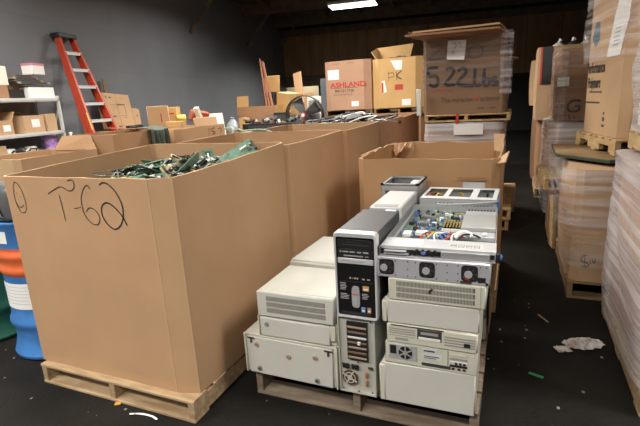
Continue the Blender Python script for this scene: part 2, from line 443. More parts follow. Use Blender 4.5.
# ------------------------------------------------------------------ row of bins on the left
BX, BW = -2.66, 1.186
PZ = 0.14
pallet('weathered wooden pallet under the cardboard bin marked T-62', 1.15, 1.19, (-2.615, 1.60, 0), R(-0.2), 0.13)
b1 = gaylord('tall cardboard bin marked T-62 in black pen, open and heaped with circuit boards', (BX, 1.642, 0.131), BW, 1.205, 1.15, CB, ch=[(.02, .02), (.125, .03), (.03, .03), (.03, .03)], bulge=(0.0, 0.05, 0.015, 0.02), sm=6, ragged=0.006, seed=1, rise=.05)
T62 = [[(-2.325,1.186),(-2.280,1.207),(-2.227,1.227),(-2.198,1.224),(-2.172,1.211),(-2.144,1.208),(-2.116,1.227),(-2.114,1.257),(-2.128,1.267),(-2.159,1.260)],[(-2.240,1.186),(-2.233,1.118),(-2.227,1.037)],[(-2.146,1.111),(-2.091,1.121)],[(-2.002,1.220),(-2.019,1.240),(-2.045,1.225),(-2.073,1.183),(-2.082,1.128),(-2.069,1.073),(-2.032,1.037),(-1.994,1.031),(-1.971,1.057),(-1.975,1.091),(-2.002,1.116),(-2.035,1.119),(-2.059,1.097)],[(-1.934,1.242),(-1.909,1.256),(-1.873,1.249),(-1.829,1.210),(-1.801,1.147),(-1.803,1.090),(-1.829,1.040),(-1.872,1.014),(-1.911,1.031),(-1.941,1.067),(-1.948,1.108),(-1.930,1.142),(-1.895,1.152),(-1.857,1.133),(-1.813,1.090),(-1.787,1.038)]]
SMILE = [[(-2.583,1.243),(-2.559,1.239),(-2.534,1.198),(-2.523,1.137),(-2.533,1.084),(-2.567,1.070),(-2.590,1.090),(-2.606,1.142),(-2.603,1.200),(-2.593,1.234),(-2.577,1.250)],[(-2.606,1.142),(-2.595,1.114),(-2.571,1.101),(-2.541,1.117)],[(-2.583,1.186),(-2.582,1.178)],[(-2.561,1.168),(-2.560,1.160)]]
kf = 1.642 / 1.66
sc_ = lambda LL: [[(a * kf + .003, 1.6 - (1.6 - b) * kf) for a, b in L] for L in LL]
strokes('marker_writing', sc_(T62[:4]), b1, 0.005, INK, -0.0015, 0.131, BX)
strokes('marker_writing', sc_(T62[4:]), b1, 0.0075, INK, -0.0015, 0.131, BX)
strokes('marker_drawing', sc_(SMILE), b1, 0.0042, INK, -0.0015, 0.131, BX)
for q in ((BW - .125, 0), (BW, .03)):
    MB().tube([(q[0], q[1] - .0005, .0), (q[0], q[1] - .0005, 1.150)], .003, 6).build('fold_crease', mat('worn_fold', (.53, .36, .22), .8) if 'worn_fold' not in MATS else MATS['worn_fold'], b1)
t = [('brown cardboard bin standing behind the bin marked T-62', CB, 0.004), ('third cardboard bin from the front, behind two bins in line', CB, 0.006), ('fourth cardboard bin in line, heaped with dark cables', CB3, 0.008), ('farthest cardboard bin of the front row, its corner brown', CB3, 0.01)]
row = []
for i, (lb, m, rg) in enumerate(t):
    y = 2.88 + i * 1.216
    pallet('wooden pallet under the %s' % ('second bin of the front row', 'third bin of the front row', 'bin heaped with dark cables', 'farthest bin of the front row')[i], 1.15, 1.17, (-2.615, y, 0), 0, 0.13)
    row.append(gaylord(lb, (BX, y, 0.131), BW, 1.18, 1.175, m, ch=(0.045, 0.04), bulge=(0.0, 0.045, 0.012, 0.02), rise=.015, ragged=rg, seed=2 + i))

# ------------------------------------------------------------------ scrap in the bins
def heap(name, label, x0, x1, y0, y1, fn, m, amp=0.05, fr=9, n=34, zb=0.17):
    mb = MB()
    def f(u, v):
        x = x0 + (x1 - x0) * u; y = y0 + (y1 - y0) * v
        return (x, y, fn(u, v) + amp * noise.noise(Vector((x * fr, y * fr, 1.3))) + amp * .6 * noise.noise(Vector((x * fr * 2.7, y * fr * 2.7, 7.3))))
    mb.grid(f, n, n)
    # skirt down to the bin's floor so that it is a solid pile
    k = len(mb.v); w = n + 1
    edge = [i for i in range(w)] + [j * w + n for j in range(1, w)] + [n * w + i for i in range(n - 1, -1, -1)] + [j * w for j in range(n - 1, 0, -1)]
    for e in edge: mb.v.append((mb.v[e][0], mb.v[e][1], zb))
    for q in range(len(edge)):
        r = (q + 1) % len(edge); mb.f.append((edge[q], edge[r], k + r, k + q)); mb.m.append(0)
    mb.f.append(tuple(k + q for q in range(len(edge)))); mb.m.append(0)
    o = mb.build(name, m, sm=0); tag(o, label, 'scrap'); o['kind'] = 'stuff'
    return o
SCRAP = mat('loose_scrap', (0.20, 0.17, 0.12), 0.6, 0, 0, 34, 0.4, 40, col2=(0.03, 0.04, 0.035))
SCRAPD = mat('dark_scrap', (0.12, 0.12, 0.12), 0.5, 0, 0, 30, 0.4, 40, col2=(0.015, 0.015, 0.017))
def h1(u, v): return 1.10 - .05 * u + 0.13 * math.sin(math.pi * min(1, u * 1.05)) * (0.35 + 0.65 * v) + 0.03 * v
heap('loose_wire_scrap', 'mixed wire and small scrap filling the bin marked T-62', BX + .09, BX + BW - .09, 1.76, 2.78, h1, SCRAP)
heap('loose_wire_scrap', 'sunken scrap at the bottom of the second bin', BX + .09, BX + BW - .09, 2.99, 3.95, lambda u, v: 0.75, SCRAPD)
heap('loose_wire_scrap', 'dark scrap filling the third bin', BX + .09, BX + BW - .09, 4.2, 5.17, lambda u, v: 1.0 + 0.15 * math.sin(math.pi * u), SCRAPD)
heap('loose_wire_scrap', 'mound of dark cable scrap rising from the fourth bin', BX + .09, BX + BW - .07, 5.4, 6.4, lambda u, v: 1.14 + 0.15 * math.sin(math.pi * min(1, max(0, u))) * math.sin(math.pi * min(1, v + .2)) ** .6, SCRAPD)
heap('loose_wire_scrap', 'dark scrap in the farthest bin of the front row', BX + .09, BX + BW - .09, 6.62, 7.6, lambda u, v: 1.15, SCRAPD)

def board_proto(label, w, d, m, seed, group, extra=0):
    rr = random.Random(seed)
    t = thing('circuit_board', label, 'circuit board', (0, 0, 0), 0, group)
    MB().box((-w / 2, -d / 2, 0), (w / 2, d / 2, 0.003)).build('board', m, t)
    def spot(sx, sy): return rr.uniform(-w / 2 + sx, w / 2 - sx), rr.uniform(-d / 2 + sy, d / 2 - sy)
    for _ in range(3):
        a, b = rr.uniform(.016, .034), rr.uniform(.016, .034); x, y = spot(a, b)
        MB().box((x - a / 2, y - b / 2, .003), (x + a / 2, y + b / 2, .009)).build('chip', CHIP, t)
    a, b = rr.uniform(.05, .1), .012; x, y = spot(a / 2, b)
    bx((x - a / 2, y - b / 2, .003), (x + a / 2, y + b / 2, .017)).build('slot', [CHIP, WHITEP, GOLD, WHITEP][seed % 4], t)
    for _ in range(2):
        x, y = spot(.012, .012); MB().tube([(x, y, .003), (x, y, .02)], .007, 8).build('capacitor', GREYP if seed % 2 else CHIP, t)
    p = MB().box((w / 2 - .014, -d / 4, .003), (w / 2 + .004, d / 4, .018))
    p.build('port', [GREYP, CHIP, PCBB, WHITEP, CHIP][seed % 5], t)
    return t
GB = 'circuit boards heaped in the bin marked T-62'
kinds = [(0.19, 0.12, PCB, 1), (0.15, 0.09, PCBD, 2), (0.14, 0.12, PCBL, 3), (0.13, 0.07, PCBB, 4), (0.22, 0.08, PCB, 5), (0.11, 0.08, PCBD, 6), (0.10, 0.07, PCBL, 7)]
LB = 'loose circuit board lying in the scrap heap of the bin marked T-62'
protos = [board_proto(LB, w, d, m, s, GB) for w, d, m, s in kinds]
rr = random.Random(5)
for i in range(120):
    u, v = rr.uniform(.10, .88), rr.uniform(.14, .95)
    if v < 0.3 and rr.random() < .5: v = rr.uniform(.4, .95)
    x = BX + .09 + (BW - .18) * u; y = 1.76 + 1.02 * v
    z = h1(u, v) + rr.uniform(-.01, .035)
    rot = (rr.gauss(0, .33), rr.gauss(0, .33), rr.uniform(0, 6.28))
    p = protos[i % 7]
    if i < 7: p.location = (x, y, z); p.rotation_euler = rot
    else: dup(p, (x, y, z), rot=rot)
g = board_proto('large green circuit board standing on edge at the back corner of the T-62 bin', 0.30, 0.17, PCB, 11, None)
g.location = (-1.76, 2.66, 1.25); g.rotation_euler = (R(38), R(-28), R(38))
g = board_proto('pale grey-green circuit board tilted up against the right inner wall of the T-62 bin', 0.2, 0.13, PCBL, 12, None)
g['label'] = 'pale circuit board tilted up beside the large green board in the T-62 bin'
g.location = (-1.93, 2.36, 1.235); g.rotation_euler = (R(-40), R(-35), R(65))
def cable(label, pts, r, m, name='cable', cat='cable', plug=None, group=None):
    t = thing(name, label, cat, pts[0], 0, group)
    o = Vector(pts[0])
    P_ = [Vector(p) - o for p in pts]
    MB().tube(smooth(P_, 5), r, 6).build('wire', m, t)
    e = P_[-1]; d = (P_[-1] - P_[-2]).normalized()
    MB().tube([e, e + d * .03], r * 2.1, 6).build('plug', plug or BLACK, t)
    return t
for i in range(10):
    u, v = rr.uniform(.2, .8), rr.uniform(.3, .9); x = BX + .09 + (BW - .18) * u; y = 1.76 + 1.02 * v; z = h1(u, v) + .03
    cable('short loop of wire lying among the circuit boards in the bin marked T-62', [(x, y, z), (x + rr.uniform(-.1, .1), y + rr.uniform(-.1, .1), z + rr.uniform(.02, .07)), (x + rr.uniform(-.2, .2), y + rr.uniform(-.15, .15), z + .02), (x + rr.uniform(-.2, .2), y + rr.uniform(-.2, .2), z)], .003, [BLACK, PCBD, PCBL, BLACK][i % 4], group='wires in the T-62 bin')
def metal_piece(label, loc, s, rot, m, group=None):
    t = thing('drive_bracket', label, 'scrap part', loc, 0, group, rot)
    MB().box((0, 0, 0), (s[0], s[1], .003)).box((0, 0, 0), (s[0], .003, s[2])).box((0, s[1] - .003, 0), (s[0], s[1], s[2])).build('channel', m, t)
    MB().box((.02, .02, .003), (s[0] - .02, s[1] - .02, s[2] * .6)).build('block', CHIP, t)
    return t
metal_piece('black bracket with a pale end sticking up at the back of the T-62 heap', (-2.26, 2.36, 1.20), (.07, .03, .02), (R(20), R(-38), R(40)), BLACK)
metal_piece('white slotted bracket lying on top of the T-62 heap', (-2.20, 2.25, 1.20), (.08, .03, .02), (R(-20), R(-30), R(60)), WHITEP)
metal_piece('small silver bracket near the front of the T-62 heap', (-2.0, 2.5, 1.21), (.12, .08, .03), (R(30), R(10), R(-30)), ALU)

# cables and panels piled over the fourth bin
for i in range(26):
    x = rr.uniform(-2.5, -1.62); y = rr.uniform(5.4, 6.35); z = 1.22 + .1 * math.sin(math.pi * (x + 2.6) / 1.1)
    cable('cable lying across the heap in the fourth bin', [(x, y, z), (x + rr.uniform(-.1, .3), y + rr.uniform(-.2, .2), z + rr.uniform(.02, .1)), (x + rr.uniform(-.3, .4), y + rr.uniform(-.2, .2), z + .05), (x + rr.uniform(-.3, .3), y + rr.uniform(-.3, .2), z + .01)], rr.uniform(.007, .014), [GREYP, BLACK, DGREY, BLACK, GREYP, BLACK, WHITEP][i % 7], group='cables heaped in the fourth bin')
gp = thing('scrap_lid', 'pale plastic lid lying in the heap of the fourth bin', 'lid', (-2.2, 5.7, 1.33), 0, 'lids in the fourth bin', (R(8), R(-6), R(20)))
MB().box((0, 0, 0), (.42, .2, .012), 0, .004).build('sheet', GREYP, gp); MB().box((.03, .03, .012), (.39, .17, .02)).build('inset', DGREY, gp)
for q, (loc, rz_) in enumerate((((-2.45, 5.5, 1.27), (R(12), R(10), R(-15))), ((-1.95, 6.0, 1.33), (R(-6), R(8), R(35))), ((-1.95, 5.45, 1.28), (R(15), R(-10), R(70))))):
    dup(gp, loc, rot=rz_)
# dark cables trailing over the rim towards the second bin
cable('pale green cord drooping over the back wall of the second bin', [(-2.9, 4.5, 1.25), (-2.75, 4.25, 1.34), (-2.62, 4.15, 1.33), (-2.4, 4.2, 1.33), (-2.2, 4.2, 1.25)], .010, PCBL)

# ------------------------------------------------------------------ drums at the left edge
def drum(label, loc, m, band=None, label_w=0.0, name='steel_drum'):
    t = thing(name, label, 'drum', loc)
    prof = [(0, .004), (.27, .004), (.29, .012), (.295, .03), (.288, .045), (.272, .10), (.262, .17), (.272, .205), (.284, .225), (.286, .24), (.284, .255), (.272, .28), (.266, .33), (.266, .52)]
    prof2 = [(.268, .56), (.278, .575), (.28, .59), (.278, .605), (.268, .62), (.268, .655), (.278, .67), (.28, .685), (.278, .70), (.268, .715), (.268, .73)]
    prof3 = [(.270, .74), (.272, .87), (.283, .885), (.285, .90), (.278, .905), (.262, .905), (.262, .885), (0, .885)]
    MB().lathe([(r, z) for r, z in prof] + [prof2[0]], 40).build('lower_shell', m, t)
    MB().lathe(prof2 + [prof3[0]], 40).build('ribbed_band', band or m, t)
    MB().lathe(prof3, 40).build('upper_shell', m, t)
    MB().lathe([(0, .885), (.03, .885), (.03, .9), (0, .9)], 12, c=(.15, .05, 0)).build('bung', BLACK, t)
    return t
dl = drum('blue steel drum with an orange ribbed band and a white label, beside the T-62 bin', (-2.985, 2.03, 0), DRUMB, DRUMO)
dl.scale = (1, 1, 1.06)
def arc_label(parent, r, z0, z1, a0, a1, m, name='paper_label'):
    mb = MB()
    mb.grid(lambda u, v: (r * math.cos(a0 + (a1 - a0) * u), r * math.sin(a0 + (a1 - a0) * u), z0 + (z1 - z0) * v), 10, 1)
    return mb.build(name, m, parent, fix=False)
arc_label(dl, .2695, .345, .515, R(-118), R(-58), PAPER)
lt = MB()
for k in range(6):
    lt.grid(lambda u, v: (.2703 * math.cos(R(-112 + 46 * u)), .2703 * math.sin(R(-112 + 46 * u)), .49 - k * .022 + .004 * v), 8, 1)
lt.build('label_print', mat('faint_print', (.55, .57, .62), .8), dl, fix=False)
arc_label(dl, .2735, .775, .85, R(-112), R(-80), PAPER, 'small_label')
drum('dark green steel drum half hidden behind the blue drum', (-3.68, 1.98, 0), DRUMG)
# moulded casing on the drum
cs = thing('plastic_casing', 'dark grey rounded plastic casing with a black cord, sitting on the blue drum', 'equipment', (-3.02, 1.98, .96))
MB().grid(lambda u, v: ((.2 - .09 * v ** 3) * math.cos(6.283 * u) * (1 - .9 * max(0, v - .9) * 10), (.18 - .08 * v ** 3) * math.sin(6.283 * u) * (1 - .9 * max(0, v - .9) * 10), .23 * math.sin(min(1, v) * 1.57)), 24, 10, closed=True).build('shell', mat('grey_casing', (.10, .105, .11), .35), cs)
MB().tube(smooth([Vector(p) for p in ((.13, -.17, .12), (.19, -.18, .04), (.15, -.2, .02), (.05, -.2, .03), (.0, -.18, .1))], 6), .011, 8).build('cord', BLACK, cs)

# ------------------------------------------------------------------ second row of bins, against the shelves
X2 = -4.70
def row2(label, y, d, h, m, pl, ch=.08, w=1.1, **k):
    pallet(pl, w, d, (X2 + 1.1 - w, y, 0), 0, .13)
    return gaylord(label, (X2 + 1.1 - w, y, .131), w, d, h - .131, m, ch=(ch, ch), **k)
c1 = row2('open tan cardboard bin with one tall flap up, in front of the metal shelves', 2.36, .81, 1.275, CB2, 'wooden pallet under the tan bin in front of the shelves', .04, w=.62, bulge=(.02, .0, .01, .02), ragged=.004, seed=21)
MB().slab([(.02, .80, 1.125), (.59, .80, 1.135), (.50, .83, 1.265), (.12, .84, 1.262)], .008).build('flap', CB, c1)
c2 = row2('brown cardboard bin with a green cloth hung over its rim', 3.22, 1.02, 1.385, CB, 'wooden pallet under the bin with the green cloth', .12, w=.62, bulge=(.01, .015, .01, .02), ragged=.006, seed=22)
MB().slab([(.05, .99, 1.262), (.57, .99, 1.262), (.57, .62, 1.275), (.05, .6, 1.30)], .008).build('flap', CB2, c2)
c3 = row2('tan cardboard bin with faint pen marks, topped with lamp shades and white scraps', 4.29, 1.0, 1.36, CB2, 'wooden pallet under the bin topped with lamp shades', .06, bulge=(.01, .0, .01, .02), ragged=.004, seed=23)
T51 = [[(4.859,1.319),(4.933,1.317)],[(4.883,1.317),(4.859,1.219)],[(5.005,1.326),(4.952,1.315),(4.946,1.286),(5.008,1.273),(4.991,1.252),(4.940,1.253)],[(5.079,1.306),(5.153,1.308),(5.119,1.233)]]
strokes('marker_writing', T51, c3, .009, INKSOFT, 1.1015, .131, 4.29, 'right')
for i, (y, lb) in enumerate(((5.35, 'plain cardboard bin behind the bin topped with lamp shades'), (6.6, 'plain cardboard bin near the far end of the second row'))):
    row2(lb, y, 1.15, 1.10, CB, 'wooden pallet under the %s' % lb, .08, seed=24 + i, closed=True)

# cloth over the rim
cl = MB()
def cf(u, v):
    y = 3.79 + .27 * u; s = v
    fold = .034 * math.sin(u * 23 + s * 1.5 + math.sin(u * 7)) * (0.4 + s)
    if s < .3: return (-3.585 - .14 * (1 - s / .3) + .0, y, 1.405 + .008 * math.sin(u * 19))
    k = (s - .3) / .7
    return (-3.575 + .035 + fold, y + .03 * k * math.sin(u * 9), 1.40 - .26 * k - .02 * math.sin(u * 3.1))
cl.grid(cf, 40, 16)
clo = cl.build('draped_cloth', CLOTH); md = clo.modifiers.new('thick', 'SOLIDIFY'); md.thickness = .008
tag(clo, 'crumpled grey-green cloth hung over the rim of a cardboard bin', 'cloth')

# ------------------------------------------------------------------ cartons
def carton(label, s, loc, rz=0.0, m=None, name='cardboard_carton', tape=True, flaps=0, group=None, rot=None, paper=None, cat='cardboard box'):
    """closed or open carton; origin at the centre of its base"""
    w, d, h = s; m = m or CB2
    t = thing(name, label, cat, loc, rz, group, rot)
    if flaps:
        b = MB(); th = .006
        b.box((-w / 2, -d / 2, 0), (w / 2, d / 2, th)).box((-w / 2, -d / 2, th), (w / 2, -d / 2 + th, h)).box((-w / 2, d / 2 - th, th), (w / 2, d / 2, h))
        b.box((-w / 2, -d / 2 + th, th), (-w / 2 + th, d / 2 - th, h)).box((w / 2 - th, -d / 2 + th, th), (w / 2, d / 2 - th, h))
        b.build('body', m, t)
        fl = min(w, d) * .45
        ang = [R(a) for a in (35, 62, 28, 70)]
        for k, (a, nx, ny) in enumerate(((ang[0], 0, -1), (ang[1], 1, 0), (ang[2], 0, 1), (ang[3], -1, 0))):
            if not (flaps >> k) & 1: continue
            ox, oy = nx * w / 2, ny * d / 2; c, s_ = math.cos(a) * fl, math.sin(a) * fl
            if nx: q = [(ox, -d / 2, h), (ox, d / 2, h), (ox + nx * c, d / 2 - .01, h + s_), (ox + nx * c, -d / 2 + .01, h + s_)]
            else: q = [(-w / 2, oy, h), (w / 2, oy, h), (w / 2 - .01, oy + ny * c, h + s_), (-w / 2 + .01, oy + ny * c, h + s_)]
            MB().slab(q, .005).build('flap', m, t)
    else:
        MB().box((-w / 2, -d / 2, 0), (w / 2, d / 2, h), 0, .005).build('body', m, t)
        if tape: MB().box((-w / 2 - .001, -.03, h - .07), (w / 2 + .001, .03, h + .001)).box((-w / 2 - .0005, -.03, 0), (-w / 2 - .0015, .03, h)).build('tape', mat('packing_tape', (.55, .40, .24), .3) if 'packing_tape' not in MATS else MATS['packing_tape'], t)
    if paper:
        x0, z0, x1, z1 = paper
        MB().box((x0, -d / 2 - .002, z0), (x1, -d / 2 - .0005, z1)).build('paper_label', PAPER, t)
    return t

# things on the second row of bins
a = carton('small cardboard carton with a red mark, on the bin rims behind the green cloth', (.25, .22, .25), (-4.18, 4.66, 1.385), R(38), CB2)
MB().box((.03, -.1115, .05), (.042, -.1102, .16)).build('red_mark', REDINK, a)
a = carton('narrow pale carton beside the small carton with a red mark', (.15, .14, .24), (-4.20, 4.96, 1.375), R(20), CBY)
MB().box((-.04, -.0715, .15), (.04, -.0702, .165)).build('red_mark', REDINK, a)
a = carton('low pale carton in front of the narrow pale carton', (.20, .14, .07), (-3.80, 4.52, 1.375), R(15), CBY)
def slab_thing(name, label, cat, s, loc, rot, m, inset=None, group=None, b=.004):
    t = thing(name, label, cat, loc, 0, group, rot)
    MB().box((-s[0] / 2, -s[1] / 2, 0), (s[0] / 2, s[1] / 2, s[2]), 0, b).build('sheet', m, t)
    if inset: MB().box((-s[0] * .4, -s[1] / 2 - .002, s[2] * .1), (s[0] * .4, -s[1] / 2 - .0004, s[2] * .9)).build('face', inset, t)
    return t
slab_thing('foam_bar', 'long cream foam bar leaning among the scraps on the tan bin', 'foam', (.07, .05, .32), (-3.90, 5.19, 1.30), (R(6), R(4), R(70)), FOAM).rotation_euler = (R(24), 0, R(0))
def shade(label, loc, r0_, r1, h, m, rot, inner=None):
    t = thing('lamp_shade', label, 'lamp shade', loc, 0, None, rot)
    mb = MB().lathe([(r0_, 0), (r1, h), (r1 - .004, h), (r0_ - .004, 0), (r0_, 0)], 20)
    mb.build('shade', m, t)
    MB().lathe([(r1 - .003, h - .012), (r1 + .003, h - .012), (r1 + .003, h + .002), (r1 - .003, h + .002)], 20).build('rim', inner or m, t)
    return t
slab_thing('red_folder', 'terracotta red folder heap lying behind a cream foam bar on the tan bin', 'folder', (.30, .10, .15), (-4.12, 5.36, 1.40), (R(16), R(9), R(78)), mat('terracotta', (.36, .10, .055), .8), REDP, b=.02)
shade('yellow lamp shade lying on the tan bin beside a cream foam bar', (-4.05, 4.98, 1.44), .075, .05, .11, YELP, (R(80), 0, R(-30)))
slab_thing('cardboard_scrap', 'folded scrap of cardboard under the red folder heap', 'cardboard', (.42, .015, .12), (-3.80, 5.12, 1.345), (R(-12), 0, R(82)), CB2)
slab_thing('white_tray', 'white plastic tray standing on edge at the end of the tan bin', 'tray', (.26, .05, .39), (-3.98, 5.62, 1.104), (R(-8), 0, R(72)), WHITEP, PAPER)
slab_thing('white_tray', 'second white tray lying against the red folder heap', 'tray', (.22, .05, .10), (-4.05, 5.36, 1.345), (R(-6), 0, R(75)), WHITEP, PAPER)
cable('pale green cord hanging over the end of the tan bin', [(-3.9, 5.5, 1.25), (-3.62, 5.42, 1.30), (-3.57, 5.38, 1.24), (-3.57, 5.34, 1.18)], .012, PCBL)

# ------------------------------------------------------------------ metal shelves on the left wall
sh = thing('metal_shelving', 'white enamelled metal shelving against the grey wall, loaded with cartons', 'shelves', tuple(wl(0, -1.0)), WA)
SW, SD = 2.1, .47
for i, z in enumerate((1.87, 1.35, .80, .15)):
    MB().box((.04, -SW, z - .05), (.04 + SD, 0, z - .035)).box((.04 + SD - .012, -SW, z - .055), (.04 + SD, 0, z)).box((.04, -SW, z - .055), (.052, 0, z)).box((.04, -SW, z - .035), (.04 + SD - .01, 0, z - .003), 0).build('shelf', SHELFW, sh)
for x in (.04, .04 + SD - .04):
    for y in (-SW, -.04):
        MB().box((x, y, 0), (x + .04, y + .003, 1.90)).box((x + .037 if x > .1 else x, y, 0), (x + .04 if x > .1 else x + .003, y + .04, 1.90)).build('post', SHELFW, sh)
MB().slab([(.47, -.004, 1.80), (.47, -.004, 1.74), (.33, -.004, 1.35), (.33, -.004, 1.40)], .004).build('gusset', SHELFW, sh)
def on_shelf(label, s, x, y, z, rz=0, **k):
    p = wl(x, -1.0 + y, z); return carton(label, s, tuple(p), WA + R(90) + R(rz), **k)
# carton's local -y looks along the wall's +x after the turn
on_shelf('open carton with a white label, middle shelf, at the photo edge', (.30, .34, .21), .31, -1.08, 1.35, 0, m=CB, flaps=6, paper=(-.02, .05, .10, .14))
on_shelf('open carton with a white paper label in the middle of the shelf', (.38, .32, .26), .33, -.56, 1.35, 0, m=CB2, flaps=4, paper=(-.05, .08, .10, .20))
on_shelf('narrow carton beside the shelf post, a white scrap at its foot', (.20, .34, .27), .32, -.22, 1.35, 0, m=CB2)
on_shelf('cardboard sheet bundle at the dark back of the middle shelf', (.5, .1, .3), .10, -.7, 1.35, 0, m=CB3, tape=False)
a = on_shelf('long white carton lying on the top shelf', (.50, .26, .165), .30, -.24, 1.87, 0, m=PAPER, tape=False)
a = on_shelf('black equipment case on the top shelf behind the white carton', (.34, .30, .13), .28, -.74, 1.87, 0, m=BLACK, tape=False, name='equipment_case', cat='case')
a = carton('cream coloured panel box on the top shelf at the photo edge', (.46, .24, .27), tuple(wl(.30, -2.03, 2.06)), WA + R(90), FOAM, tape=False)
carton('brown carton on the top shelf under the cream box', (.44, .28, .185), tuple(wl(.30, -2.07, 1.873)), WA + R(90), CB3)
gs = slab_thing('grey_panel', 'grey sheet metal panel standing behind the white carton', 'panel', (.58, .012, .26), tuple(wl(.12, -1.42, 1.87)), (R(-6), 0, WA + R(90)), GREYP)
# flat stack of salvaged laptops and trays on top
zt = 2.085
carton('plain brown carton holding up the stack of flat trays', (.5, .2, .2), tuple(wl(.16, -1.52, 1.87)), WA + R(90), CB3)
for i, (sx, dy, m, lb) in enumerate(((.62, .0, GREYP, 'grey slotted metal tray, bottom of the flat stack above the shelf'), (.50, -.1, WOODD, 'brown flat board lying on the slotted metal tray'), (.46, -.14, GREYP, 'grey flat tray near the top of the stack above the shelf'), (.34, -.17, WOODD, 'short brown board topping the flat stack above the shelf'))):
    t_ = slab_thing('flat_tray', lb, 'tray', (sx, .24, .032), tuple(wl(.29, -1.33 + dy, zt + i * .034)), (R(rnd.uniform(-1, 1)), 0, WA + R(90 + rnd.uniform(-6, 6))), m, DGREY, b=.003)
a = carton('white and pink carton on top of the flat trays', (.25, .2, .17), tuple(wl(.34, -1.24, zt + .145)), WA + R(96), PAPER, tape=False)
MB().box((-.126, -.101, .135), (.126, .101, .1715)).build('pink_lid', mat('pink_print', (.62, .25, .33), .6), a)
a = carton('tiny yellow carton lying beside the white and pink carton', (.07, .05, .025), tuple(wl(.32, -1.12, zt + .036)), WA + R(90), YELP, tape=False)
# lower shelf clutter
pb = thing('printed_bag', 'purple printed plastic bag stuffed full on the lower shelf', 'bag', tuple(wl(.34, -1.19, .84)), WA + R(90))
MB().grid(lambda u, v: ((.14 + .015 * math.sin(9 * v)) * math.cos(6.283 * u) * (math.sin(math.pi * (.12 + .8 * v)) ** .5), (.09 + .012 * math.sin(17 * u)) * math.sin(6.283 * u) * (math.sin(math.pi * (.12 + .8 * v)) ** .5), .46 * v), 28, 14, closed=True).build('bag', PURPLE, pb)
MB().grid(lambda u, v: (.06 + .06 * math.cos(6.283 * u) * math.sin(math.pi * v), -.02 + .06 * math.sin(6.283 * u) * math.sin(math.pi * v), .39 + .09 * v), 14, 6, closed=True).build('bag_neck', PAPER, pb)
carton('low brown carton on the lower shelf at the photo edge', (.26, .3, .40), tuple(wl(.3, -2.22, .80)), WA + R(90), CB2)
carton('flat brown carton on the lower shelf beside the purple bag', (.5, .3, .22), tuple(wl(.3, -1.78, .80)), WA + R(90), CB3)
for i, (y, m, lb, rz) in enumerate(((-1.98, WHITEP, 'small white appliance on the lower shelf near the photo edge', 10), (-1.78, DGREY, 'dark grey appliance on the lower shelf between white ones', 40), (-1.60, WHITEP, 'white curved hose piece on the lower shelf', -20), (-1.45, BLACK, 'black appliance beside the purple bag on the shelf', 15))):
    t_ = thing('small_appliance', lb, 'appliance', tuple(wl(.36, y, 1.02 if y < -1.5 else .80)), WA + R(90 + rz))
    MB().box((-.09, -.07, 0), (.09, .07, .12 if y < -1.5 else .30), 0, .03).build('body', m, t_)
    MB().tube([(-.05, -.07, .06), (-.05, -.11, .09), (.05, -.11, .09), (.05, -.07, .06)], .012, 8).build('handle', BLACK if m is WHITEP else WHITEP, t_)
slab_thing('white_paper', 'white paper scrap at the foot of the narrow carton', 'paper', (.07, .02, .05), tuple(wl(.46, -1.16, 1.352)), (0, 0, WA + R(80)), PAPER)

# ------------------------------------------------------------------ step ladder leaning on the wall
lad = thing('step_ladder', 'tall orange step ladder with white steps and a black cap, leaning on the grey wall', 'ladder', tuple(W0), WA)
def rail(mb, a, b, w, dpt, t=.006, side=1):
    """C channel from a to b, opening sideways"""
    a, b = Vector(a), Vector(b); d = (b - a).normalized(); y = Vector((0, 1, 0)); y = (y - d * y.dot(d)).normalized(); x = y.cross(d)
    M = Matrix((( x.x, y.x, d.x, a.x), (x.y, y.y, d.y, a.y), (x.z, y.z, d.z, a.z), (0, 0, 0, 1)))
    L = (b - a).length
    mb.box((-dpt / 2, -t / 2, 0), (dpt / 2, t / 2, L), 0, 0, M)
    mb.box((-dpt / 2, 0 if side > 0 else -w, 0), (-dpt / 2 + t, w if side > 0 else 0, L), 0, 0, M)
    mb.box((dpt / 2 - t, 0 if side > 0 else -w, 0), (dpt / 2, w if side > 0 else 0, L), 0, 0, M)
LT = (.12, -.39, 2.93); RT = (.12, -.03, 2.93); LBt = (1.34, -1.17, .02); RBt = (1.34, -.10, .02)
def lp(side, f, back=0.0):
    a, b = (Vector(LT), Vector(LBt)) if side < 0 else (Vector(RT), Vector(RBt))
    p = a + (b - a) * f
    return p + Vector((-.10 * (.3 + f), 0, -.02)) if back else p
# a real ladder's rails spread evenly: foot width .66 m
LBt = (1.34, -1.05, .02); RBt = (1.34, -.20, .02)
for sd in (-1, 1):
    mb = MB(); rail(mb, lp(sd, 1), lp(sd, 0), .045, .095, .007, -sd); mb.build('side_rail', ORANGE, lad)
    mb = MB(); rail(mb, lp(sd, .98, 1), lp(sd, .02, 1), .035, .06, .006, -sd); mb.build('rear_rail', ORANGE, lad)
    f = lp(sd, 1); MB().box((f.x - .05, f.y - .03, 0), (f.x + .05, f.y + .03, .03), 0, .005).build('rubber_foot', BLACK, lad)
    if sd > 0: continue
    a, b = lp(sd, .46), lp(sd, .56); mb = MB()
    M_ = (b - a); o_ = Vector((.044, 0, .018))
    mb.slab([a + o_ + Vector((0, -.012, 0)), a + o_ + Vector((0, .012, 0)), b + o_ + Vector((0, .012, 0)), b + o_ + Vector((0, -.012, 0))], .002)
    mb.build('warning_label', YELP if sd < 0 else PAPER, lad)
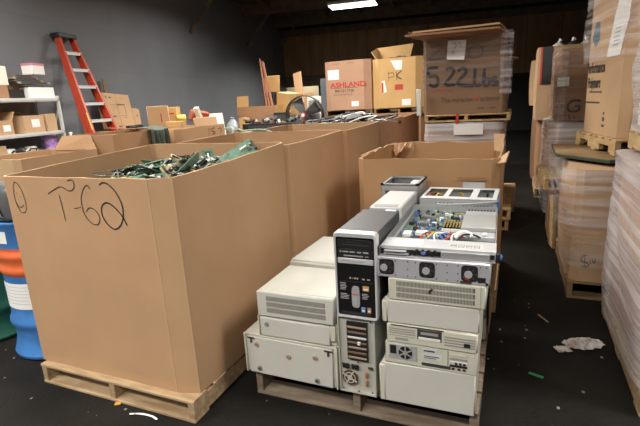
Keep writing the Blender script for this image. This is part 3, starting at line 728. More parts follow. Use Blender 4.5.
for k in range(1, 10):
    f = (k - .06) / 9.9 ; a, b = lp(-1, f), lp(1, f)
    MB().box((a.x - .05, a.y + .004, a.z - .012), (a.x + .055, b.y - .004, a.z + .006)).box((a.x + .045, a.y + .004, a.z - .045), (a.x + .055, b.y - .004, a.z)).build('step', ALU, lad)
    for e, q in ((a, 1), (b, -1)):
        MB().slab([e + Vector((.03, q * .005, -.01)), e + Vector((.03, q * .07, -.01)), e + Vector((.03, q * .005, -.09))], .004).build('step_brace', ALU, lad)
    if k % 2 == 0:
        a, b = lp(-1, f, 1), lp(1, f, 1); MB().box((a.x - .01, a.y, a.z - .012), (a.x + .01, b.y, a.z + .012)).build('rear_bar', ALU, lad)
MB().box((.015, -.43, 2.90), (.20, .01, 2.98), 0, .012).build('top_cap', BLACK, lad)

# flattened carton leaning on the wall behind the ladder, on a bin
pallet('wooden pallet under the bin holding the printed carton', 1.2, .95, tuple(wl(.98, .02)), WA + R(90), .13)
gaylord('brown cardboard bin standing by the wall under the printed carton', tuple(wl(.98, .02, .131)), 1.45, .9, 1.11, CB, rz=WA + R(90), ch=(.06, .06), bulge=(.0, 0, 0, 0), closed=True)
pc = thing('printed_carton', 'large tan carton printed with small dark panels, leaning on the grey wall right of the ladder', 'cardboard box', tuple(wl(.34, .62, 1.245)), WA + R(90), None)
pc.rotation_euler = (R(-9), R(4), WA + R(90))
pc['label'] = 'large tan printed carton leaning on the grey wall beside the ladder'
MB().box((-.42, -.06, 0), (.42, .06, .70), 0, .006).build('body', CB2, pc)
pr = MB()
for (x0, z0, x1, z1) in ((-.30, .60, -.27, .64), (-.20, .60, -.14, .63), (.10, .62, .22, .625), (-.22, .47, .08, .475), (-.02, .475, .22, .50), (.21, .28, .222, .5), (-.15, .41, -.02, .413), (-.2, .23, -.12, .26), (-.12, .245, -.06, .25), (.04, .26, .24, .266), (.12, .23, .24, .235), (-.1, .03, -.02, .06), (.0, .06, .08, .065), (.12, .03, .2, .04)):
    pr.box((x0, -.0612, z0), (x1, -.0602, z1))
pr.build('print', mat('faded_print', (.13, .09, .09), .8), pc)
MB().box((-.01, -.0608, 0), (.0, -.0601, .7)).build('seam', CB3, pc)
p2_ = thing('printed_carton', 'smaller tan carton with rounded corners beside the large printed carton', 'cardboard box', tuple(wl(.32, 1.18, 1.245)), WA + R(90))
p2_.rotation_euler = (R(-6), R(6), WA + R(90))
MB().box((-.13, -.05, 0), (.13, .05, .40), 0, .03).build('body', CB2, p2_)
MB().disc((.0, -.051, .24), .02, (0, -1, 0), .001).box((-.05, -.0515, .05), (.06, -.0502, .055)).build('print', MATS['faded_print'], p2_)
slab_thing('dark_plank', 'short dark plank sticking up behind the large printed carton', 'plank', (.07, .03, 1.0), tuple(wl(.13, .62, 1.245)), (R(-3), R(3), WA + R(90)), WOODD)
slab_thing('black_bag', 'flat black case lying at the foot of the printed carton', 'case', (.4, .14, .07), tuple(wl(.72, .55, 1.245)), (0, 0, WA + R(90)), BLACK, b=.02)
bp_ = thing('crumpled_bag', 'small pink and white crumpled bag at the foot of the ladder', 'bag', tuple(wl(.70, -1.12, 1.005)), 0)
MB().grid(lambda u, v: (.12 * math.cos(6.283 * u) * math.sin(math.pi * v) * (1 + .2 * math.sin(25 * u)), .15 * math.sin(6.283 * u) * math.sin(math.pi * v), .24 * v), 20, 8, closed=True).build('bag', mat('pink_bag', (.55, .35, .4), .5, 0, 0, 30, col2=(.75, .7, .72)), bp_)
MB().tube([(0, 0, .23), (.02, .0, .26), (0, .02, .29)], [.02, .012, .03], 8).build('knot', PAPER, bp_)
carton('brown carton standing on the floor under the pink bag', (.28, .3, 1.0), tuple(wl(.70, -1.12, .003)), WA, CB)

# ------------------------------------------------------------------ clutter in the far corner, on a work table
wt = thing('work_table', 'dark work table in the far corner covered with cartons and scrap', 'table', (-5.75, 8.15, 0))
bx((0, 0, .86), (2.05, 1.3, .90), .005).build('table_top', WOODD, wt)
for x in (.05, 1.93):
    for y in (.05, 1.2): bx((x, y, 0), (x + .06, y + .06, .86)).build('leg', BEAM, wt)
bx((.11, .07, .74), (1.93, .1, .86)).build('apron', BEAM, wt)
carton('closed brown carton on the work table under the long open tray', (.75, .5, .44), (-5.05, 8.75, .9), R(4), CB3)
lc = thing('long_carton', 'long shallow open carton with its bright end towards the fan', 'cardboard box', (-5.05, 8.75, 1.342), R(-2), None)
bin_mesh(.95, .45, .20, ch=(.005, .005), bulge=(0, 0, 0, 0), th=.008, nz=2, sub=2).build('body', CB3, lc, loc=(-.47, -.22, 0), sm=0)
MB().slab([(.48, -.23, .0), (.485, .20, .0), (.50, .20, .21), (.50, -.23, .21)], .006).build('end_flap', CBY, lc)
MB().slab([(-.46, -.2, .2), (-.17, -.2, .2), (-.17, -.18, .42), (-.46, -.18, .42)], .006).build('flap', CBY, lc)
carton('small yellow tan carton standing in front of the long open carton', (.19, .16, .24), (-5.26, 8.4, 1.085), R(6), CBY)
carton('brown carton on the table under the small yellow tan carton', (.5, .3, .185), (-5.25, 8.4, .9), 0, CB3)
bgd = thing('plastic_bag', 'clear grey plastic bag slumped beside the small yellow tan carton', 'bag', (-5.56, 8.4, .9))
MB().grid(lambda u, v: (.16 * math.cos(6.283 * u) * math.sin(math.pi * (.1 + .85 * v)) * (1 + .1 * math.sin(22 * u)), .15 * math.sin(6.283 * u) * math.sin(math.pi * (.1 + .85 * v)), .42 * v), 24, 8, closed=True).build('bag', mat('cloudy_bag', (.36, .38, .42), .35), bgd)
MB().tube([(0, 0, .40), (.01, 0, .44)], [.03, .05], 8).build('knot', MATS['cloudy_bag'], bgd)
bt = thing('blue_tub', 'blue plastic tub on the work table in front of the dark trays', 'tub', (-5.0, 8.34, 1.06))
MB().lathe([(.0, 0), (.10, 0), (.13, .12), (.14, .12), (.14, .13), (.125, .13), (.095, .01), (0, .01)], 24).build('tub', mat('tub_blue', (.10, .22, .45), .4), bt)
MB().lathe([(0, .128), (.135, .128), (.13, .14), (0, .15)], 24).build('lid', MATS['tub_blue'], bt)
slab_thing('dark_tray', 'dark plastic tray on the table, under the blue tub', 'tray', (.5, .36, .16), (-4.82, 8.36, .9), (0, 0, R(5)), BLACK, DGREY)
# frame, cartons stacked behind, copper pipes
fr = thing('slotted_rack', 'dark blue-grey slotted metal rack standing behind the long open carton', 'rack', (-5.12, 9.06, .9), R(3))
f_ = MB().frame((0, 0, 0), (.52, .04, .92), .05)
f_.build('frame', DGREY, fr)
f2 = MB()
for i in range(6): f2.box((.07 + i * .068, .01, .05), (.10 + i * .068, .03, .87))
f2.build('slats', MATS['dark_grey_metal'], fr); bx((.05, .03, .05), (.47, .038, .87)).build('back_panel', BLACK, fr)
carton('yellow tan carton, lower one of the leaning stack behind the fan', (.42, .36, .52), (-4.48, 8.98, .9), R(-24), CBY, flaps=0)
carton('yellow tan carton tipped on top of the leaning stack behind the fan', (.40, .34, .36), (-4.50, 8.98, 1.43), R(-24), CBY, rot=(0, R(7), R(-24)))
a = carton('narrow tan carton with a white tag at the end of the leaning stack', (.26, .3, .46), (-4.20, 9.28, 1.305), R(-30), CB2, rot=(0, R(-8), R(-20)), paper=(.0, .26, .1, .38))
carton('brown carton standing on the table behind the leaning stack', (.3, .26, .40), (-4.20, 9.29, .9), R(-12), CB3)
slab_thing('tan_board', 'square tan board propped above the long open carton', 'board', (.36, .02, .34), (-4.98, 9.20, 1.83), (R(-6), 0, R(2)), CBY)
carton('tall brown carton standing behind the slotted rack', (.4, .26, .92), (-4.98, 9.28, .9), 0, CB3)
slab_thing('tan_board', 'triangular looking tan board behind the leaning stack', 'board', (.22, .02, .5), (-4.42, 9.40, 1.72), (R(-8), R(-10), R(-12)), CB2)
cpb = [((-4.76, 8.80, 1.36), (-5.03, 8.95, 2.44), .02), ((-4.96, 8.88, 1.36), (-5.12, 9.0, 2.50), .014), ((-4.86, 8.84, 1.36), (-5.04, 8.97, 2.10), .016)]
COPPER = mat('copper_brown', (.50, .23, .15), .45, .2)
for i, (a, b, w) in enumerate(cpb):
    t_ = thing('copper_bar', ('longest copper brown bar leaning up from the long open carton', 'dark thin copper bar leaning beside the longest bar', 'shortest copper brown bar in the long open carton')[i], 'metal bar', a)
    v = Vector(b) - Vector(a); ss = MB(); rail(ss, (0, 0, 0), v, w, w * 2.2, .006); ss.build('bar', COPPER, t_)
    MB().tube([v, v + v.normalized() * .03], w * .9, 6).build('end', BEAM, t_)
rj = random.Random(77)
for k in range(16):   # loose parts strewn over the front of the table
    x = -5.15 + k * .085 + rj.uniform(-.02, .02)
    t_ = metal_piece('loose metal part strewn along the front of the work table', (x, 8.20 + rj.uniform(0, .05), 1.205 + rj.uniform(0, .05)), (rj.uniform(.08, .16), rj.uniform(.05, .09), rj.uniform(.03, .07)), (rj.uniform(-.4, .4), rj.uniform(-.4, .4), rj.uniform(0, 3)), [BLACK, GREYP, WHITEP, WOODD, BLACK, PCBD, ALU][k % 7], group='loose parts on the work table')
slab_thing('dark_tray', 'long low black tray along the front of the work table', 'tray', (1.35, .13, .30), (-4.50, 8.22, .9), (0, 0, 0), BLACK, DGREY)
slab_thing('dark_tray', 'tall black tray standing between the long open carton and the fan', 'tray', (.32, .10, .50), (-4.40, 8.46, .9), (0, 0, R(8)), BLACK, DGREY)
# drum fan
fan = thing('drum_fan', 'large round floor fan with a wire guard on the work table in the far corner', 'fan', (-3.93, 8.55, .9), R(12))
FC = (0, 0, .43)
MB().lathe([(.36, -.12), (.375, -.12), (.375, .10), (.36, .10), (.36, -.12)], 40, M=Matrix.Translation(FC) @ Matrix.Rotation(R(90), 4, 'X')).build('drum', BLACK, fan)
gd = MB()
for k in range(9):
    r = .05 + k * .04
    gd.tube([(FC[0] + r * math.cos(t_ * 6.2832 / 28), -.13 - .03 * (1 - (r / .37) ** 2), FC[2] + r * math.sin(t_ * 6.2832 / 28)) for t_ in range(29)], .003, 4, cap=False)
for k in range(14):
    t_ = k * 6.2832 / 14
    gd.tube([(FC[0] + r * math.cos(t_), -.13 - .03 * (1 - (r / .37) ** 2), FC[2] + r * math.sin(t_)) for r in (.04, .2, .37)], .003, 4)
gd.build('wire_guard', DGREY, fan)
MB().disc((0, -.165, FC[2]), .05, (0, -1, 0), .012).build('badge', REDP, fan)
MB().disc((0, -.178, FC[2]), .03, (0, -1, 0), .002).build('badge_centre', PAPER, fan)
mat('blade_grey', (.10, .10, .105), .4)
for k in range(4):
    t_ = k * 1.5708 + .5; c_, s_ = math.cos(t_), math.sin(t_)
    MB().slab([(FC[0] + .05 * c_ - .05 * s_, -.03, FC[2] + .05 * s_ + .05 * c_), (FC[0] + .05 * c_ + .05 * s_, .03, FC[2] + .05 * s_ - .05 * c_), (FC[0] + .33 * c_ + .12 * s_, .05, FC[2] + .33 * s_ - .12 * c_), (FC[0] + .33 * c_ - .12 * s_, -.05, FC[2] + .33 * s_ + .12 * c_)], .004).build('blade', MATS['blade_grey'], fan)
MB().disc((0, .0, FC[2]), .07, (0, 1, 0), .16).build('motor', DGREY, fan)
for x in (-.24, .24): MB().tube([(x, -.15, .012), (x, .15, .012)], .012, 8).tube([(x, 0, .012), (x * .95, 0, FC[2] - .28)], .014, 8).build('foot', BLACK, fan)
slab_thing('white_carton', 'pale grey and white printed board standing right behind the fan', 'board', (.30, .04, .78), (-3.90, 8.95, .9), (R(-4), 0, R(4)), WHITEP, GREYP)['label'] = 'pale grey and white board standing directly behind the fan'
slab_thing('grey_panel', 'tall blue-grey panel standing between the fan and the pink carton stack', 'panel', (.30, .05, 2.05), (-3.86, 9.62, 0.0), (R(-2), 0, R(4)), mat('blue_grey_panel', (.12, .15, .18), .6))

# ------------------------------------------------------------------ big cartons stacked beyond the row
for i, (x, lb) in enumerate(((-3.66, 'brown bin under the carton printed in red'), (-2.62, 'brown bin under the tan carton marked PK'))):
    pallet('wooden pallet on the floor under the %s' % lb, 1.0, 1.1, (x, 9.05, 0), 0, .13)
    gaylord('closed ' + lb, (x, 9.05, .131), 1.0, 1.1, 1.12, CB3, closed=True, ch=(.08, .08), bulge=(.02, .02, .02, .02))
    pallet('wooden pallet lifting the %s' % ('carton printed in red', 'tan carton marked PK')[i], 1.0, 1.1, (x, 9.02, 1.253), 0, .12, WOODD)
ash = gaylord('pinkish brown carton printed in red and black, on a pallet beside the one marked PK', (-3.66, 9.0, 1.374), .98, 1.1, .96, mat('cardboard_pink', (.46, .275, .18), .75, 0, .05, 3), closed=True, ch=(.13, .10), bulge=(.0, .02, .02, .02))
AX, AY, AZ = -3.66, 9.0, 1.374
text('ASHLAND', .135, REDINK, ash, (-3.52 - AX, 0, 1.825 - AZ), *FRONT, bold=.004, wide=1.22)
text('800.531.7106', .072, INKSOFT, ash, (-3.43 - AX, 0, 1.73 - AZ), *FRONT, bold=.002, wide=1.05)
text('www.ashland.com', .055, INKSOFT, ash, (-3.46 - AX, 0, 1.665 - AZ), *FRONT)
MB().box((.14, -.002, 1.805 - AZ), (.72, -.001, 1.815 - AZ)).build('print_line', INKSOFT, ash)
MB().box((.09, -.003, 1.98 - AZ), (.33, -.001, 2.17 - AZ)).build('paper_label', PAPER, ash)
MB().box((.58, -.003, 1.44 - AZ), (.73, -.001, 1.54 - AZ)).build('paper_label', PAPER, ash)
MB().box((.2, -.002, .90), (.36, -.001, .915)).box((.5, -.002, .90), (.66, -.001, .915)).build('hand_slots', CB3, ash)
pk = gaylord('tan open carton marked PK with a tall flap behind and a red square', (-2.65, 9.0, 1.374), 1.0, 1.1, .93, CBY, ch=(.14, .10), bulge=(.0, .03, .02, .02))
QX = -2.65
PKS = [[(-2.306,2.059),(-2.310,1.876)],[(-2.329,2.020),(-2.221,2.033),(-2.209,1.963),(-2.308,1.950)],[(-2.157,2.048),(-2.146,1.894)],[(-2.051,2.061),(-2.145,1.975),(-2.053,1.900)]]
strokes('marker_writing', PKS[:2], pk, .012, INKSOFT, -.0015, AZ, QX)
strokes('marker_writing', PKS[2:], pk, .02, INK, -.0015, AZ, QX)
def flat(par, name, x0, z0, x1, z1, m, y=-.0005, t=.0015): return MB().box((x0, y - t, z0), (x1, y, z1)).build(name, m, par)
flat(pk, 'red_sticker', -2.19 - QX, 1.71 - AZ, -2.03 - QX, 1.81 - AZ, REDP, -.0005)
flat(pk, 'paper_label', -2.055 - QX, 1.41 - AZ, -1.88 - QX, 1.53 - AZ, PAPER)
MB().slab([(-2.27 - QX, -.001, 2.26 - AZ), (-2.04 - QX, -.001, 2.25 - AZ), (-2.05 - QX, -.001, 2.08 - AZ), (-2.17 - QX, -.001, 2.08 - AZ)], .002).build('torn_label', PAPER, pk)
MB().slab([(-2.45 - QX, -.001, 1.88 - AZ), (-2.39 - QX, -.001, 1.90 - AZ), (-2.35 - QX, -.001, 1.68 - AZ), (-2.43 - QX, -.001, 1.66 - AZ)], .002).build('torn_label', PAPER, pk)
flat(pk, 'red_tape', -2.445 - QX, 1.67 - AZ, -2.415 - QX, 1.86 - AZ, REDINK, -.003)
MB().slab([(.02, .10, 1.74 - AZ), (.02, .10, 2.08 - AZ), (.10, .03, 2.08 - AZ), (.10, .03, 1.74 - AZ)], .002).build('paper_label', PAPER, pk)
MB().slab([(-.02, 1.08, .90), (.52, 1.08, .93), (.60, 1.12, 1.27), (-.20, 1.14, 1.24)], .01).build('flap', CBY, pk)
MB().slab([(.0, .45, .92), (.0, 1.08, .92), (-.20, 1.14, 1.24), (-.16, .55, 1.12)], .01).build('flap', CBY, pk)
heap('loose_wire_scrap', 'grey scrap showing over the rim of the carton marked PK', QX + .1, QX + .9, 9.12, 9.98, lambda u, v: 2.24 + .09 * math.sin(math.pi * u), SCRAPD, .03, zb=1.42)

# ------------------------------------------------------------------ open bin behind the computers
pallet('wooden pallet under the open tan bin behind the computers', 1.0, 1.15, (-1.08, 3.33, 0), 0, .13)
mbn = gaylord('open tan cardboard bin with torn edges standing behind the stacked computers', (-1.10, 3.28, .131), 1.01, 1.18, 1.02, mat('cardboard_bin_tan', (.42, .245, .122), .75, 0, .06, 3), ch=(.05, .05), bulge=(.02, .02, .0, .03), ragged=.013, seed=40, sub=14)
MB().box((.74, -.014, .87), (.93, -.006, .895)).build('hand_slot', CB3, mbn)
MB().slab([(1.0, .10, 1.0), (1.0, .02, .98), (1.05, -.05, 1.0), (1.07, .06, 1.06)], .008).build('torn_flap', CB2, mbn)
MB().slab([(.94, .99, .96), (1.0, .94, .95), (1.02, .97, 1.10), (.93, 1.03, 1.10)], .008).build('torn_flap', CB2, mbn)
MB().grid(lambda u, v: (.02 + .19 * u, 1.12 - .08 * v - .03 * math.sin(5 * u), 1.02 - .10 * v * (.6 + .4 * math.sin(7 * u)) + .012 * math.sin(23 * u)), 14, 5).build('torn_flap', CB3, mbn, fix=False)
tp = MB()
tp.slab([(-.025, .2, 1.02), (-.025, .8, 1.02), (-.05, .78, .96), (-.05, .25, .97)], .008)
tp.build('torn_flap', CB2, mbn)

# ------------------------------------------------------------------ the wrapped 522 carton behind it
pallet('lower of two bare wooden pallets under the wrapped load behind the open bin', 1.02, 1.1, (-1.05, 5.55, 0), 0, .13, WOODY)
pallet('upper of two bare wooden pallets under the wrapped load behind the open bin', 1.02, 1.1, (-1.03, 5.52, .131), R(1), .13, WOODY)
def film_shell(name, parent, lo, hi, m, n=14, amp=.02, seed=0, top=True, taper=0.0):
    """clingy wrap round a block: rounded rectangle in plan, creased"""
    cx, cy = (lo[0] + hi[0]) / 2, (lo[1] + hi[1]) / 2; hx, hy = (hi[0] - lo[0]) / 2, (hi[1] - lo[1]) / 2
    nu, nv = n * 8, n * 3
    def f(u, v):
        t = u * 2 * math.pi; c, s = math.cos(t), math.sin(t); k = 10
        r = 1 / ((abs(c) ** k + abs(s) ** k) ** (1 / k))
        zz = lo[2] + (hi[2] - lo[2]) * min(1, v / .94) if top else lo[2] + (hi[2] - lo[2]) * v
        ins = 1 - max(0, v - .94) / .06 * .25 if top else 1
        zl = zz + .10 * math.sin(t * 2 + seed) + .05 * c
        w = amp * (noise.noise(Vector((c * 1.2, s * 1.2, zl * 2.2 + seed))) + .16 * noise.noise(Vector((c * 1.0 + seed, s * 1.0, zl * 15)))) * (.4 + .6 * min(1, v * 3))
        tp_ = 1 - taper * v
        return (cx + (hx + .004 + abs(w)) * r * c * ins * tp_, cy + (hy + .004 + abs(w)) * r * s * ins * tp_, zz + (w * .6 if v > .94 and top else 0))
    return MB().grid(f, nu, nv, closed=True).build(name, m, parent, sm=60)
wl1 = thing('wrapped_load', 'plastic wrapped load of pale electronics under the big wrapped carton marked 522 Lbs', 'wrapped pallet', (-1.0, 5.55, .263))
bx((.02, .03, 0), (.86, 1.05, .93), .02).build('carton', CB3, wl1)
film_shell('stretch_wrap', wl1, (0, 0, 0), (.88, 1.08, 1.0), FILMW, amp=.03, seed=3)
for i, (x, w, hh, m) in enumerate(((.06, .2, .09, GREYP), (.3, .16, .06, WHITEP), (.5, .3, .07, BEIGE))): bx((x, .1, .931), (x + w, .5, .931 + hh), .01).build('boxed_unit', m, wl1)
MB().box((.34, -.03, .86), (.66, -.026, .98)).build('paper_label', PAPER, wl1)
pallet('wooden pallet with a red tag carrying the wrapped carton marked 522 Lbs', .94, 1.1, (-1.0, 5.55, 1.27), 0, .085, WOODY, 5, fwd=True)
tg = thing('red_strap_end', 'short red strap hanging on the front of the pallet under the 522 Lbs carton', 'strap', (-.64, 5.545, 1.275)); MB().box((0, -.006, 0), (.03, 0, .085)).build('strap', REDP, tg); MB().box((.002, -.008, -.03), (.026, -.004, 0)).build('strap_end', REDP, tg)
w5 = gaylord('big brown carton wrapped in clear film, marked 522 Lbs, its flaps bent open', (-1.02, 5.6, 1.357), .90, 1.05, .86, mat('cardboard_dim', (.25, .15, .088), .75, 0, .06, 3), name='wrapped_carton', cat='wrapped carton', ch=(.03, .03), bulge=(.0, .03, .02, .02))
LBS = [[(-0.839,1.867),(-0.939,1.865),(-0.935,1.796),(-0.859,1.791),(-0.838,1.740),(-0.868,1.693),(-0.938,1.717)],[(-0.760,1.842),(-0.702,1.857),(-0.672,1.816),(-0.759,1.706),(-0.651,1.699)],[(-0.634,1.823),(-0.577,1.848),(-0.543,1.807),(-0.632,1.708),(-0.497,1.680),(-0.468,1.688)],[(-0.450,1.838),(-0.453,1.692),(-0.384,1.687)],[(-0.357,1.831),(-0.360,1.686),(-0.309,1.683),(-0.305,1.730),(-0.354,1.733)],[(-0.229,1.743),(-0.274,1.737),(-0.274,1.718),(-0.228,1.702),(-0.236,1.678),(-0.282,1.675)],[(-0.920,2.113),(-0.842,2.134),(-0.802,2.093),(-0.940,1.991),(-0.762,1.986)],[(-0.460,2.091),(-0.515,2.059),(-0.513,1.984),(-0.447,1.960),(-0.384,2.001),(-0.395,2.076),(-0.460,2.095)]]
LBS = [[(-.55 + (a + .55) * 1.05, 1.77 + (b - 1.77) * (1.18 if k < 6 else 1)) for a, b in L] for k, L in enumerate(LBS)]
strokes('marker_writing', LBS[:6], w5, .036, INK, -.0015, 1.357, -1.02)
strokes('marker_writing', LBS[6:], w5, .018, mat('faded_marker', (.13, .10, .09), .8), -.0015, 1.357, -1.02)
text('The miracles', .075, INKSOFT, w5, (.20, 0, .135), *FRONT, wide=.92, bold=.001)
text('of', .075, REDINK, w5, (.565, 0, .135), *FRONT, wide=.92, bold=.001)
text('science', .075, INKSOFT, w5, (.635, 0, .135), *FRONT, wide=.92, bold=.001)
rd = MB()
for k in range(9): rd.box((.10 + k * .03, -.002, .25 + (k % 3) * .008), (.122 + k * .03, -.0005, .275 + (k % 2) * .012))
rd.build('faded_red_print', mat('faded_red', (.36, .10, .07), .8), w5)
MB().box((.60, -.002, .05), (.68, -.0005, .062)).box((.74, -.002, .05), (.80, -.0005, .06)).build('small_print', INKSOFT, w5)
MB().slab([(.275, -.028, .81), (.475, -.028, .80), (.455, -.028, .59), (.265, -.028, .61)], .003).build('paper_label', PAPER, w5)
sk = [[(.32, .76), (.36, .78), (.35, .72), (.40, .78), (.42, .73)], [(.31, .68), (.34, .70), (.33, .66), (.37, .70)]]
mb = MB()
for L in sk: mb.ribbon([(x, -.0325, z) for x, z in L], .005, (0, -1, 0))
mb.build('label_writing', mat('pen_blue', (.2, .2, .3), .7), w5, sm=0, fix=False)
MB().slab([(-.02, -.0, .862), (.88, .0, .862), (.82, -.20, .885), (-.17, -.22, .895)], .02).build('flap', CB3, w5)
MB().slab([(.0, -.02, .875), (.0, 1.0, .875), (-.17, .9, .93), (-.17, -.05, .935)], .012).build('flap', CB3, w5)
MB().slab([(-.05, .2, .91), (.88, .2, .90), (.82, -.19, .925), (-.10, -.14, .93)], .018).build('flap', CB2, w5)
MB().slab([(.9, .05, .60), (.9, .3, .60), (1.0, .28, .57), (1.02, .1, .58)], .008).build('flap', CB3, w5)
film_shell('stretch_wrap', w5, (-.02, -.03, .28), (.93, 1.08, .86), FILMD, amp=.016, seed=9, top=False)
film_shell('stretch_wrap_edge', w5, (.84, -.04, .2), (.95, .25, .86), FILM, amp=.02, seed=12, top=False)
MB().box((.915, .1, .4), (.918, .9, .8)).build('teal_print', mat('teal_print', (.04, .16, .17), .7), w5)
slab_thing('white_board', 'narrow white board standing at the edge of the wrapped load under the 522 Lbs carton', 'board', (.05, .03, .30), (-1.06, 5.53, 1.357), (0, 0, 0), WHITEP)
carton('small tan carton standing on the dark floor past the open bin', (.24, .3, .34), (-.09, 6.6, 0.001), 0, CB2)

# ------------------------------------------------------------------ the pallet of computers
CP = 'scrapped computers stacked on the pallet'
pallet('worn wooden pallet carrying the stacked scrapped computers', 1.19, 1.2, (-1.29, 1.93, 0), R(0.5), .15, m=mat('worn_wood', (.30, .24, .18), .8, 0, 0, 5, .2, 60, col2=(.16, .12, .09), stretch=(1, 6, 6), spec=.2))
PT = .153
def case_thing(name, label, x, z, s, y=1.9, m=None, b=.006, rz=0.0, cat='computer', seam=True):
    """local origin front left bottom; body s = (w, d, h)"""
    t = thing(name, label, cat, (x, y, z), R(rz), CP)
    MB().box((0, .012, 0), s, 0, b).build('case', m or BEIGE, t)
    return t
def plain(label, x, z, s, y, m=None, rz=0.0, name='computer_case'):
    t = case_thing(name, label, x, z, s, y, m, rz=rz)
    w, d, h = s
    MB().box((.004, 0, .004), (w - .004, .014, h - .004), 0, .004).build('front_panel', m or BEIGEW, t)
    MB().box((w * .55, -.002, h * .4), (w * .9, .001, h * .6)).build('drive_slot', VENT, t)
    return t
def vent_rows(t, x0, x1, z0, z1, rows, y=-.001, pitch=.006):
    gap = .007; rh = ((z1 - z0) - gap * (rows - 1)) / rows
    for k in range(rows):
        z = z0 + k * (rh + gap)
        g = MB().box((x0, y - .0005, z), (x1, y + .001, z + rh), 0)
        n = int((x1 - x0) / pitch)
        for i in range(n): g.box((x0 + i * pitch, y - .0015, z), (x0 + i * pitch + pitch * .45, y, z + rh), 1)
        g.build('vent_grille', [VDARK, MATS['vent_fin']], t, sm=0)
mat('vent_fin', (.48, .47, .42), .6)
def dot(t, x, z, r, m, name='rubber_foot', dpt=.012, c2=None):
    o = MB().disc((x, .001, z), r, (0, -1, 0), dpt, 16).build(name, m, t)
    if c2: MB().disc((x, .001 - dpt, z), r * .5, (0, -1, 0), .002, 10).build('foot_screw', c2, o)

# left pile: large case lying on its side, its feet facing out
FOOT = mat('tan_foot', (.42, .34, .25), .7); FOOTG = mat('grey_foot', (.22, .22, .20), .7)
c = case_thing('computer_case', 'large off white computer case with round feet facing out, beside the T-62 bin', -1.325, PT, (.55, .48, .238), m=BEIGE, rz=-.5)
MB().box((.028, -.004, .006), (.525, .014, .226), 0, .004).build('bottom_panel', BEIGEW, c)
MB().box((.0, .0, .0), (.012, .02, .238), 0, .003).build('edge_trim', BEIGE2, c)
MB().box((.538, .0, .0), (.55, .02, .238), 0, .003).box((.0, .002, .228), (.55, .02, .238), 0, .003).build('edge_trim', BEIGE2, c)
for x, z, m in ((.085, .185, FOOT), (.275, .145, FOOT), (.43, .168, FOOT), (.092, .04, FOOTG), (.435, .036, FOOTG)): dot(c, x, z, .0135, m, c2=RUST if m is FOOT else DGREY)
for x, q in ((.052, 1), (.505, -1)):
    MB().box((x - .022, -.007, .212), (x + .022, -.003, .221)).box((x - .006 + q * .0, -.007, .188), (x + .006, -.003, .212)).build('clip_slot', DGREY, c)
MB().box((.05, -.006, .006), (.09, -.003, .012)).box((.45, -.006, .006), (.50, -.003, .012)).build('clip_slot', DGREY, c)
# c3
c = case_thing('computer_case', 'flat off white computer case with one grey round button, under the vented case', -1.225, PT + .24, (.45, .46, .118), m=BEIGE, b=.005, rz=.5)
MB().box((.006, -.004, .004), (.012, .014, .116)).build('edge_trim', BEIGE2, c)
MB().box((.018, -.008, .004), (.418, .014, .112), 0, .006).build('front_panel', BEIGEW, c)
MB().box((.418, -.004, .03), (.445, .014, .112), 0, .003).build('end_block', BEIGE2, c)
dot(c, .06, .074, .0125, FOOTG, 'round_button', .012)
# c2 vented
c = case_thing('computer_case', 'off white computer case with three rows of vent slots beside the black tower', -1.21, PT + .36, (.43, .38, .142), m=BEIGE, b=.006, rz=.3)
MB().box((.0, -.010, .0), (.43, .014, .142), 0, .007).build('front_panel', BEIGEW, c)
MB().box((.0, -.011, .002), (.014, .005, .14), 0, .003).build('edge_trim', BEIGE2, c)
vent_rows(c, .055, .385, .028, .118, 3, -.0105)
# cases behind
for i, (z, h) in enumerate(((PT, .17), (PT + .171, .17))):
    plain('plain beige case %s behind the vented off white case' % ('at the bottom of the pile' if i == 0 else 'in the middle of the pile'), -1.22, z, (.44, .44, h), 2.42)
c = case_thing('computer_case', 'wide off white computer case set further back behind the vented case', -1.225, PT + .342, (.44, .5, .178), 2.32, BEIGEW, rz=-1.5)
MB().box((.0, -.006, .0), (.44, .014, .17), 0, .006).build('front_panel', BEIGE, c)
MB().box((.06, -.008, .03), (.25, -.004, .12), 0).build('drive_slot', VENT, c)

# rear of a beige tower under the black tower
c = case_thing('computer_tower', 'grey beige computer tower turned back to front, carrying the black tower', -.766, PT + .003, (.19, .42, .418), m=mat('grey_beige', (.50, .49, .44), .5, 0.1, .06, 8), b=.004)
MB().frame((.0, -.002, .0), (.19, .012, .418), .006).build('back_frame', MATS['grey_beige'], c)
mat('slot_tan', (.36, .27, .20), .6); mat('slot_brown', (.20, .12, .08), .6)
ws = MB().box((.048, -.004, .19), (.152, .0125, .392))
ws.build('slot_opening', BLACK, c)
for k in range(7):
    z = .199 + k * .0272
    o = MB().box((.052, -.007, z), (.148, -.003, z + .010), 0, .001).build('slot_bracket', [MATS['slot_tan'], MATS['slot_brown'], MATS['slot_tan'], MATS['slot_brown'], ALU, MATS['slot_brown'], MATS['slot_tan']][k], c)
    if k == 3: MB().box((.105, -.016, z + .0), (.118, -.006, z + .014)).build('connector', WHITEP, o)
MB().disc((.055, .001, .085), .040, (0, -1, 0), .004, 28).build('fan_recess', mat('rust_dark', (.10, .045, .025), .7, 0, .3, 40), c)
fg = MB().disc((.055, -.003, .085), .013, (0, -1, 0), .003)
for k in range(4): fg.box((-.0035, 0, .010), (.0035, .003, .041), 0, 0, Matrix.Translation((.055, -.0062, .085)) @ Matrix.Rotation(k * 1.5708 + .5, 4, 'Y'))
fg.lathe([(.026, .003), (.030, .003), (.030, .0055), (.026, .0055), (.026, .003)], 24, M=Matrix.Translation((.055, 0, .085)) @ Matrix.Rotation(R(90), 4, 'X'))
fg.build('fan_grille', MATS['grey_beige'], c)
for x in (.036, .083): MB().box((x - .019, -.006, .135), (x + .019, .002, .165), 0, .006).build('power_socket', BLACK, c)
